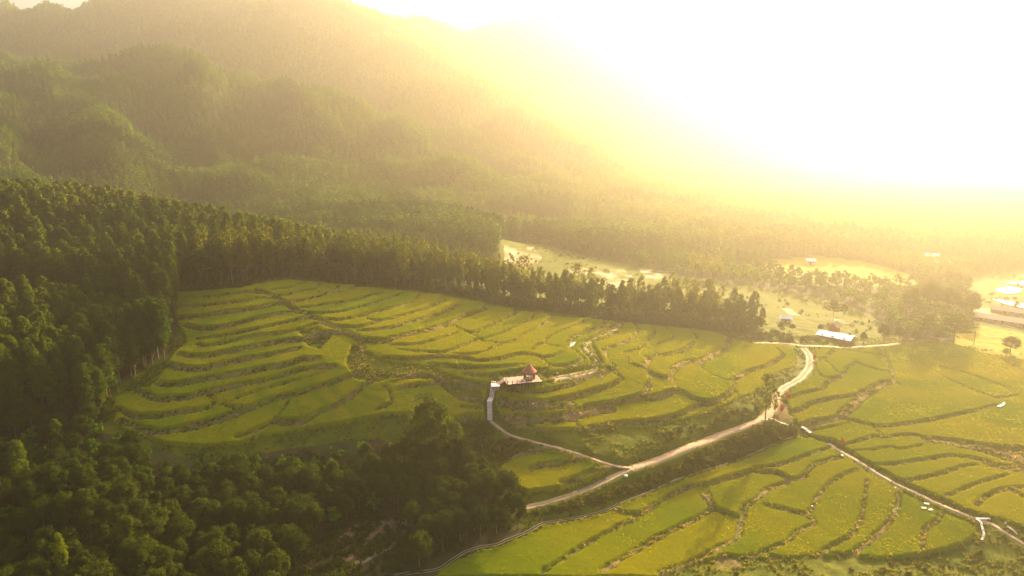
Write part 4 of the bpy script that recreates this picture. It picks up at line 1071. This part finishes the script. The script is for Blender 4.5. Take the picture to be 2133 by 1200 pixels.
pool([(2066,623),(2100,629),(2160,641),(2160,650),(2100,636)], 'long bright pond in front of the pink roofed buildings')
pool([(1186,724),(1190,717),(1198,714),(1199,717),(1192,724)], 'small white pool beside the grassy terrace track')
pool([(2077,851),(2086,847),(2090,842),(2092,847),(2083,852)], 'small white pool at the corner of the broad paddies', 0.9)
strip('water', 'farm_track', M['water'], lift=0.11, off=-0.7, width=0.7, s0=9, s1=20, rag=0.5, thick=0.1, label='narrow puddle lying in a rut of the farm track')

# ------------------------------------------------------------------ small things in the fields
def along(name, pts, w, mat, label, cat, lift=0.25, thick=0.5):
    p = smooth_line(poly(pts), 3); x, y = p[:, 0], p[:, 1]; z = ground(x, y) + lift
    tx, ty = np.gradient(x), np.gradient(y); l = np.hypot(tx, ty); nx, ny = -ty / l, tx / l; n = len(x)
    V = np.concatenate([np.stack([x + nx * a * w / 2, y + ny * a * w / 2, z + dz], 1) for a, dz in ((1, -thick), (1, 0), (-1, 0), (-1, -thick))])
    F = [(i + k * n, i + (k + 1) * n, i + 1 + (k + 1) * n, i + 1 + k * n) for k in range(3) for i in range(n - 1)]
    return tag(link(name, mesh_data(name, V, F, mat)), label, cat)
along('drain_channel', [(2033,1083),(2042,1090),(2046,1104),(2049,1116),(2044,1128)], 0.55, white_s, 'narrow white drainage channel curving down from the concrete path', 'channel', 0.35)
along('concrete_slab', [(2032,1081),(2062,1081)], 0.7, white_s, 'pale concrete slab lying across the path at the drainage channel', 'slab', 0.3)
along('pipe', [(2098,1100),(2108,1106),(2119,1115)], 0.25, white_s, 'pale pipe lying beside the path near the walking person', 'pipe', 0.3)
g = on_ground(1684, 900); ss = empty('stone_steps', g); tag(ss, 'short flight of white stone steps down to the field path', 'steps')
a0, a1 = on_ground(1672, 894), on_ground(1697, 908)
for i in range(6):
    c = a0.lerp(a1, i / 5) - g; gz = float(ground(c.x + g.x, c.y + g.y)) - g.z
    MB().box((c.x, c.y, gz + 0.25), (0.85, 1.3, 0.35), math.atan2(a1.y - a0.y, a1.x - a0.x)).build('step', white_s, ss)
sheet_m = simple('white_plastic', (0.85, 0.82, 0.75), (0.75, 0.72, 0.65), 2.0, 0.5)
for i, (px, py, lab) in enumerate([(1930,1052,'white sheet on the rice, nearest to the path of the three'), (1924,1061.5,'white sheet on the rice, furthest from the path of the three'), (1938,1065,'white sheet on the rice, lowest of the three')]):
    g = on_ground(px, py); mb = MB()
    n = 6; V = [((i_ / n - 0.5) * 1.25, (j / 3 - 0.5) * 0.7, 0.98 + 0.05 * math.sin(i_ * 1.7 + j)) for j in range(4) for i_ in range(n + 1)]
    V += [(a, b, c - 0.06) for a, b, c in V]; k = 4 * (n + 1); F = []
    for j in range(3):
        for i_ in range(n):
            q = j * (n + 1) + i_; F += [(q, q + 1, q + n + 2, q + n + 1), (q + k, q + n + 1 + k, q + n + 2 + k, q + 1 + k)]
    o = mb.add(V, F).build('plastic_sheet', sheet_m); o.location = g; o.rotation_euler = (0, 0, 0.3 * i - 0.4)
    tag(o, lab, 'plastic sheet', 'white sheets lying on the rice')
bag_me = None
for px, py, lab, s_ in [(1303,1001,'white sack dumped on the bank below the road junction',1.1), (1754,952,'white sack lying beside the upper end of the field path',1.0), (1865,1018,'small white bag at the field corner below the path',0.6),
    (1857,1099,'small white bag on the dry bund in the lower paddies',0.5), (1691,1058,'small white bag on the bund under the thin curved field',0.5), (1464,1064,'small white bag on the grassy bund of the lower paddies',0.6), (578,837,'tiny white bag at the lower left terraces',0.5), (1110,846,'tiny white bag on the bank below the platform',0.5),(1160,778,'pale boulder beside the straw patch by the platform',0.8)]:
    if bag_me is None:
        bm = bmesh.new(); bmesh.ops.create_icosphere(bm, subdivisions=2, radius=0.5); r_ = random.Random(3)
        for v in bm.verts: v.co *= 1 + (r_.random() - 0.5) * 0.35; v.co.z *= 0.65
        bag_me = bpy.data.meshes.new('bag'); bm.to_mesh(bag_me); bm.free(); bag_me.materials.append(sheet_m)
    g = on_ground(px, py); o = link('boulder' if 'boulder' in lab else 'sack', bag_me); o.location = g + Vector((0, 0, 0.55 * s_ + 0.15)); o.scale = (s_,) * 3; o.rotation_euler = (0, 0, px)
    tag(o, lab, 'boulder' if 'boulder' in lab else 'sack')
red = simple('red_cloth', (0.75, 0.02, 0.03), (0.6, 0.015, 0.02), 2.0, 0.7); orange = simple('orange_cloth', (0.85, 0.12, 0.02), (0.7, 0.08, 0.02), 2.0, 0.7); green = simple('green_cloth', (0.02, 0.28, 0.08), None, 2.0, 0.7)
bamboo = simple('bamboo', (0.30, 0.22, 0.08), None, 3.0, 0.6)
def flag(px, py, H_, fh, fw, mat, label, yaw_=0.0):
    g = on_ground(px, py); e = empty('flag', g, yaw_); tag(e, label, 'flag', 'coloured flags on bamboo poles')
    MB().tube([(0, 0, -0.3), (0, 0, H_)], [0.05, 0.03], 6).build('pole', bamboo, e)
    n = 9; V = []; F = []
    for i in range(n):
        u = i / (n - 1); w_ = fw * (math.sin(math.pi * min(1, 0.18 + u * 0.82)) ** 0.8 + 0.1); z = H_ - 0.05 - fh * (1 - u)
        for y in (0.025, -0.025):
            V += [(0.04, y + 0.0, z), (0.04 + w_ * 0.5, y + 0.08 * math.sin(i * 0.9), z - 0.05), (0.04 + w_, y + 0.14 * math.sin(i * 0.9 + 1), z - 0.16)]
    for i in range(n - 1):
        for k in (0, 1): q = i * 6 + k; F += [(i * 6 + k, i * 6 + k + 1, i * 6 + k + 7, i * 6 + k + 6), (i * 6 + 3 + k, i * 6 + 9 + k, i * 6 + k + 10, i * 6 + k + 4)]
        F += [(i * 6 + 2, i * 6 + 5, i * 6 + 11, i * 6 + 8), (i * 6, i * 6 + 6, i * 6 + 9, i * 6 + 3)]
    MB().add(V, F).build('cloth', mat, e)
flag(1637, 831, 3.0, 2.6, 1.4, red, 'red flag beside the bend of the road above the lone tree')
flag(1624, 862, 3.2, 2.8, 1.3, red, 'red flag on the bare bank right of the lone tree', 0.2)
flag(1751, 930, 3.6, 3.0, 1.0, orange, 'orange red flag at the upper end of the field path', 0.1)
flag(1748, 930, 2.7, 1.2, 0.5, green, 'small green flag next to the orange red one', 3.0)
flag(1693, 752, 3.4, 2.8, 1.1, red, 'red flag beside the upper stretch of the road', 0.1)
flag(1808, 676, 3.0, 2.2, 0.9, red, 'hazy red flag among the valley trees behind the shed', 0.1)
def pole(px, py, H_, label, world=None, arm=True):
    g = on_ground(px, py) if world is None else Vector(world); e = empty('utility_pole', g, 0.6); tag(e, label, 'utility pole')
    MB().tube([(0, 0, -0.5), (0, 0, H_)], [0.16, 0.10], 8).build('mast', rust, e)
    if arm: MB().box((0, 0, H_ - 0.45), (2.4, 0.12, 0.14)).build('crossarm', rust, e)
    return e
pole(2028, 719, 7.0, 'thin dark utility pole standing alone in the bright paddy', arm=False)
pole(2110, 590, 7.0, 'hazy utility pole beside the far pond', arm=False)
pole(1520, 705, 3.0, 'short post at the top of the dry bank', arm=False)
# power line across the lower right paddies
A0 = Vector(at_z(2290, 757, 9.5)); B0 = Vector(at_z(1655, 1264, 4.5)); dd = (B0 - A0); dl = dd.length; nrm = Vector((-dd.y, dd.x, 0)).normalized()
pl = empty('power_line', A0); tag(pl, 'three thin yellowish power lines sagging across the lower paddies', 'power line')
wire_m = simple('wire', (0.10, 0.08, 0.03), None, 2.0, 1.0)
for k, off in enumerate((-0.9, 0.1, 1.1)):
    pts = [(dd * t_i + nrm * off + Vector((0, 0, -4 * 2.2 * t_i * (1 - t_i)))) for t_i in [i / 30 for i in range(31)]]
    MB().tube(pts, 0.010, 4).build('wire', wire_m, pl)
for P_, lab in ((A0, 'utility pole carrying the power line past the edge of the broad paddies'), (B0, 'utility pole carrying the power line below the grassy bank')):
    gz = float(ground(P_.x, P_.y)); pole(0, 0, P_.z - gz + 0.5, lab, (P_.x, P_.y, gz))

# person walking on the field path
def person(px, py, face, label):
    g = on_ground(px, py); e = None
    J = {'pel': (0, 0, 0.92), 'chest': (0, 0.03, 1.28), 'neck': (0, 0.03, 1.44), 'head': (0, 0.05, 1.57), 'top': (0, 0.05, 1.66),
         'hl': (-0.09, 0, 0.88), 'kl': (-0.10, 0.16, 0.50), 'al': (-0.10, 0.14, 0.09), 'tl': (-0.10, 0.29, 0.04), 'hr': (0.09, 0, 0.88), 'kr': (0.10, -0.04, 0.48), 'ar': (0.10, -0.26, 0.12), 'tr': (0.10, -0.12, 0.04),
         'sl': (-0.19, 0.03, 1.38), 'el': (-0.25, -0.08, 1.12), 'wl': (-0.24, 0.04, 0.88), 'fl': (-0.24, 0.08, 0.80), 'sr': (0.19, 0.03, 1.38), 'er': (0.25, 0.08, 1.12), 'wr': (0.22, 0.24, 0.94), 'fr': (0.22, 0.30, 0.88)}
    Rr = dict(pel=.14, chest=.15, neck=.055, head=.095, top=.07, hl=.10, kl=.065, al=.045, tl=.035, hr=.10, kr=.065, ar=.045, tr=.035, sl=.065, el=.045, wl=.032, fl=.035, sr=.065, er=.045, wr=.032, fr=.035)
    E = [('pel','chest'),('chest','neck'),('neck','head'),('head','top'),('pel','hl'),('hl','kl'),('kl','al'),('al','tl'),('pel','hr'),('hr','kr'),('kr','ar'),('ar','tr'),('chest','sl'),('sl','el'),('el','wl'),('wl','fl'),('chest','sr'),('sr','er'),('er','wr'),('wr','fr')]
    ks = list(J); me = bpy.data.meshes.new('person'); me.from_pydata([J[k] for k in ks], [(ks.index(a), ks.index(b)) for a, b in E], [])
    m_skin, t, out = new_mat('skin_and_clothes'); d = N(t, 'ShaderNodeBsdfDiffuse'); tc = N(t, 'ShaderNodeTexCoord'); sx = N(t, 'ShaderNodeSeparateXYZ'); t.links.new(tc.outputs['Object'], sx.inputs[0])
    def gt(v): q = N(t, 'ShaderNodeMath', operation='GREATER_THAN'); q.inputs[1].default_value = v; t.links.new(sx.outputs['Z'], q.inputs[0]); return q.outputs[0]
    c = mix(t, gt(0.93), (0.03, 0.03, 0.04), (0.62, 0.55, 0.50)); c = mix(t, gt(1.42), c, (0.42, 0.24, 0.15)); t.links.new(c, d.inputs[0]); t.links.new(d.outputs[0], out.inputs[0])
    me.materials.append(m_skin); o = link('person', me); o.location = (g.x, g.y, g.z + 0.06); o.rotation_euler = (0, 0, face)
    o.modifiers.new('skin', 'SKIN'); 
    for k, sv in zip(ks, me.skin_vertices[0].data): sv.radius = (Rr[k], Rr[k] * (0.72 if k in ('pel', 'chest') else 1)); sv.use_root = (k == 'pel')
    s_ = o.modifiers.new('sub', 'SUBSURF'); s_.levels = s_.render_levels = 1
    tag(o, label, 'person')
    h_ = MB().tube([(0, 0.05, 1.60), (0, 0.05, 1.63), (0, 0.05, 1.80)], [0.27, 0.24, 0.02], 16).build('hat', cream, o)
    for s2, (hx_, hy_, hz_) in ((-1, J['fl']), (1, J['fr'])):
        mb = MB()
        for f in range(4): mb.tube([(hx_ + (f - 1.5) * 0.018, hy_, hz_), (hx_ + (f - 1.5) * 0.02, hy_ + 0.015, hz_ - 0.05), (hx_ + (f - 1.5) * 0.02, hy_ + 0.035, hz_ - 0.085 + 0.01 * abs(f - 1.5))], [0.009, 0.008, 0.006], 5)
        mb.tube([(hx_ - s2 * 0.02, hy_ + 0.02, hz_ + 0.01), (hx_ - s2 * 0.045, hy_ + 0.045, hz_ - 0.03)], [0.010, 0.007], 5).build('hand', m_skin, o)
person(2093, 1100, 2.2, 'person in pale shirt, dark trousers and straw hat walking on the narrow field path')

# ------------------------------------------------------------------ single trees and bushes
rt = random.Random(11)
def tree_at(px, py, kind, Hh, name, label, group=None, cat='tree', wide=1.0, lean=0.0):
    g = on_ground(px, py); e = make_tree(name, kind, g.x, g.y, g.z, Hh, label, cat, group, rt)
    e.scale = (e.scale[0] * wide, e.scale[1] * wide, e.scale[2]); e.rotation_euler = (0, lean, e.rotation_euler[2]); return e
tree_at(1593, 883, 'slim', 17.5, 'roadside_tree', 'lone slender tree with bare trunk standing at the bend of the road', wide=1.25)
tree_at(1613, 872, 'slim', 12.0, 'roadside_tree', 'smaller sparse tree just behind the lone roadside tree', wide=0.9)
for px, py, k, h_, w_, lab in [
 (1798,716,'broad',6.5,1.0,'small round tree at the corner of the white roofed shed'), (1768,708,'broad',4,1.0,'little dark tree against the roof of the shed'), (1840,716,'broad',11,1.1,'dense round tree just past the white roofed shed'), (1872,713,'broad',9,1.1,'broad dark tree in the gap between the round tree and the paddies'),
 (1925,714,'umbrella',15,1.0,'spreading layered tree with flat tiers at the head of the broad paddies'), (1986,716,'umbrella',16,1.15,'widest spreading layered tree beyond the broad paddies'), (1955,716,'broad',7,1.3,'low dense tree between the two spreading layered trees'),
 (2104,736,'broad',8.5,1.6,'wide low tree alone at the edge of the far paddies'), (1578,692,'broad',9,1.0,'dark round tree at the right end of the tall belt'), (1548,692,'broad',6,0.9,'smaller dark tree at the foot of the tall belt'), (1528,690,'broad',4,1.0,'low dark bush like tree at the foot of the belt'), (1500,688,'broad',5,1.0,'low round tree under the last trunks of the belt'),
 (1735,668,'umbrella',12,0.7,'slim trunked tree clump in the grassy valley behind the shed'), (1757,660,'broad',8,0.9,'round tree beside the clump in the grassy valley'), (1708,692,'broad',4.5,1.1,'small round bush like tree behind the shed'), (1650,690,'broad',4,1.4,'low bushy tree on the dry slope above the lane'), (1625,690,'broad',4,1.3,'low bushy tree beside the small white shack'), (2116,648,'broad',6,1.1,'small round tree between the ponds and the pink roof'),
 (1895,660,'broad',17,1.1,'big hazy round tree at the near edge of the valley wood'), (1935,655,'broad',20,1.2,'tallest hazy tree of the valley wood behind the layered trees'), (1975,660,'broad',18,1.2,'big hazy tree standing behind the widest layered tree'), (2015,668,'broad',17,1.1,'big hazy tree at the ponds end of the valley wood'), (1905,712,'broad',6,1.2,'low dark tree beneath the first layered tree'), (2025,655,'broad',14,1.0,'hazy tree closest to the ponds')]:
    tree_at(px, py, k, h_, 'valley_tree', lab, wide=w_)
for i, (px, py) in enumerate([(1440,580),(1453,578),(1462,581),(1474,579),(1486,583),(1497,584)]):
    tree_at(px, py, 'slim', 17 + rt.random() * 3, 'eucalyptus_tree', 'tall slender tree with bare trunk in the row across the sandy clearing', 'tall row beyond the sandy clearing')
for i, (px, py, h_) in enumerate([(880,966,20),(897,962,22),(921,964,20),(948,975,17),(860,985,16)]):
    tree_at(px, py, 'loose', h_, 'eucalyptus_tree', 'tall eucalyptus of the clump rising above the lower edge of the terraces', 'eucalyptus clump above the dark wood', wide=1.1)
for i, (px, py, h_) in enumerate([(932,1136,11),(888,1150,12),(1001,1127,11),(1016,1113,9),(1078,1103,11),(1034,1114,10),(958,1128,10),(1062,1080,9),(1030,1086,9),(985,1090,10),(945,1092,10),(900,1105,11),(860,1120,11)]):
    tree_at(px, py, 'broad', h_, 'broadleaf_tree', 'pale trunked young tree at the edge of the wood above the canal', 'young trees along the canal', wide=0.85)
for i, (px, py, h_) in enumerate([(330,748,22),(343,752,20),(318,760,21),(300,765,19),(345,735,21),(250,800,20),(238,815,19),(225,835,19),(212,860,17),(282,782,17)]):
    tree_at(px, py, 'euc', h_, 'eucalyptus_tree', 'tall full crowned eucalyptus at the left corner of the terraces', 'eucalyptus edge at the corner of the terraces', wide=1.1)
def bush_zone(pg, n, s0, s1, label, group, seed, kind='shrub'):
    pgw = poly(pg); rr = np.random.default_rng(seed); k = 0; pts = []
    while k < n:
        x = rr.uniform(pgw[:, 0].min(), pgw[:, 0].max(), 50); y = rr.uniform(pgw[:, 1].min(), pgw[:, 1].max(), 50)
        for a, b in zip(*[q[inside(x, y, pgw)] for q in (x, y)]):
            if k >= n: break
            if any(math.hypot(a - c, b - d) < 1.3 for c, d in pts): 
                if rr.random() < 0.9: continue
            if any(np.min(np.hypot(WAYS[w_][1][:, 0] - a, WAYS[w_][1][:, 1] - b)) < WAYS[w_][0] * 0.5 + 1.0 for w_ in ('road', 'farm_track', 'white_path', 'footpath')): continue
            pts.append((a, b)); k += 1
            make_tree('bush', kind, a, b, float(ground(a, b)) - 0.1, 2.4 * rr.uniform(s0, s1), label, 'bush', group, rt)
bush_zone([(1400,975),(1470,940),(1540,912),(1600,890),(1650,893),(1655,904),(1580,932),(1500,962),(1430,985)], 75, 0.75, 1.35, 'dense leafy bush on the bank directly below the concrete road', 'bushes on the bank below the road', 1)
bush_zone([(1310,1012),(1400,972),(1430,985),(1350,1015),(1290,1040),(1200,1062),(1120,1075),(1110,1068),(1250,1030)], 60, 0.45, 0.95, 'low green bush on the bank below the road junction and farm track', 'bushes on the bank below the farm track', 2)
bush_zone([(1470,1172),(1640,1176),(1800,1176),(1990,1160),(2050,1150),(2100,1200),(1900,1230),(1500,1240)], 26, 0.3, 0.6, 'low bush on the grassy slope under the lowest paddies', 'bushes on the lowest slope', 3)
bush_zone([(1040,885),(1040,960),(1080,940),(1110,925),(1060,905)], 16, 0.5, 0.9, 'low dense bush on the slope beside the foot of the staircase', 'bushes at the foot of the staircase', 4)
bush_zone([(940,880),(1010,880),(1040,930),(1030,990),(980,985),(930,930)], 40, 0.6, 1.3, 'dense bush on the slope between the wood and the staircase', 'bushes between wood and staircase', 5)
bush_zone([(1380,905),(1480,872),(1580,845),(1585,862),(1480,895),(1380,925)], 20, 0.4, 0.8, 'small bush on the grassy bank above the concrete road', 'bushes above the road', 6)
bush_zone([(1600,690),(1690,705),(1700,715),(1600,712),(1560,700)], 22, 0.5, 1.1, 'dry low bush on the slope above the dirt lane', 'bushes above the dirt lane', 7)
bush_zone([(1690,697),(1725,703),(1755,716),(1735,719),(1700,712),(1675,703)], 14, 0.4, 0.8, 'bush in front of the white roofed shed', 'bushes in front of the shed', 8)

# ------------------------------------------------------------------ air
hm = bpy.data.materials.new('haze'); hm.use_nodes = True; t = hm.node_tree
for n in list(t.nodes): t.nodes.remove(n)
out = t.nodes.new('ShaderNodeOutputMaterial'); pv = t.nodes.new('ShaderNodeVolumePrincipled')
pv.inputs['Density'].default_value = HAZE_DENSITY; pv.inputs['Anisotropy'].default_value = HAZE_ANISO; pv.inputs['Color'].default_value = (*HAZE_COLOR, 1)
pv.inputs['Density Attribute'].default_value = ''; pv.inputs['Temperature Attribute'].default_value = ''; pv.inputs['Color Attribute'].default_value = ''
t.links.new(pv.outputs[0], out.inputs['Volume'])
hm.cycles.homogeneous_volume = True
zlo, zhi = float(ZZ.min()) - 1.0, float(ZZ.max()) + 40
x0, x1, y0, y1 = gx[0] - 5, gx[-1] + 5, gy[0] - 5, gy[-1] + 5
v = [(x, y, z) for z in (zlo, zhi) for y in (y0, y1) for x in (x0, x1)]
tag(link('haze', mesh_data('haze', np.array(v), [(0, 2, 3, 1), (4, 5, 7, 6), (0, 1, 5, 4), (2, 6, 7, 3), (0, 4, 6, 2), (1, 3, 7, 5)], hm)), 'warm evening haze filling the valley', kind='stuff')
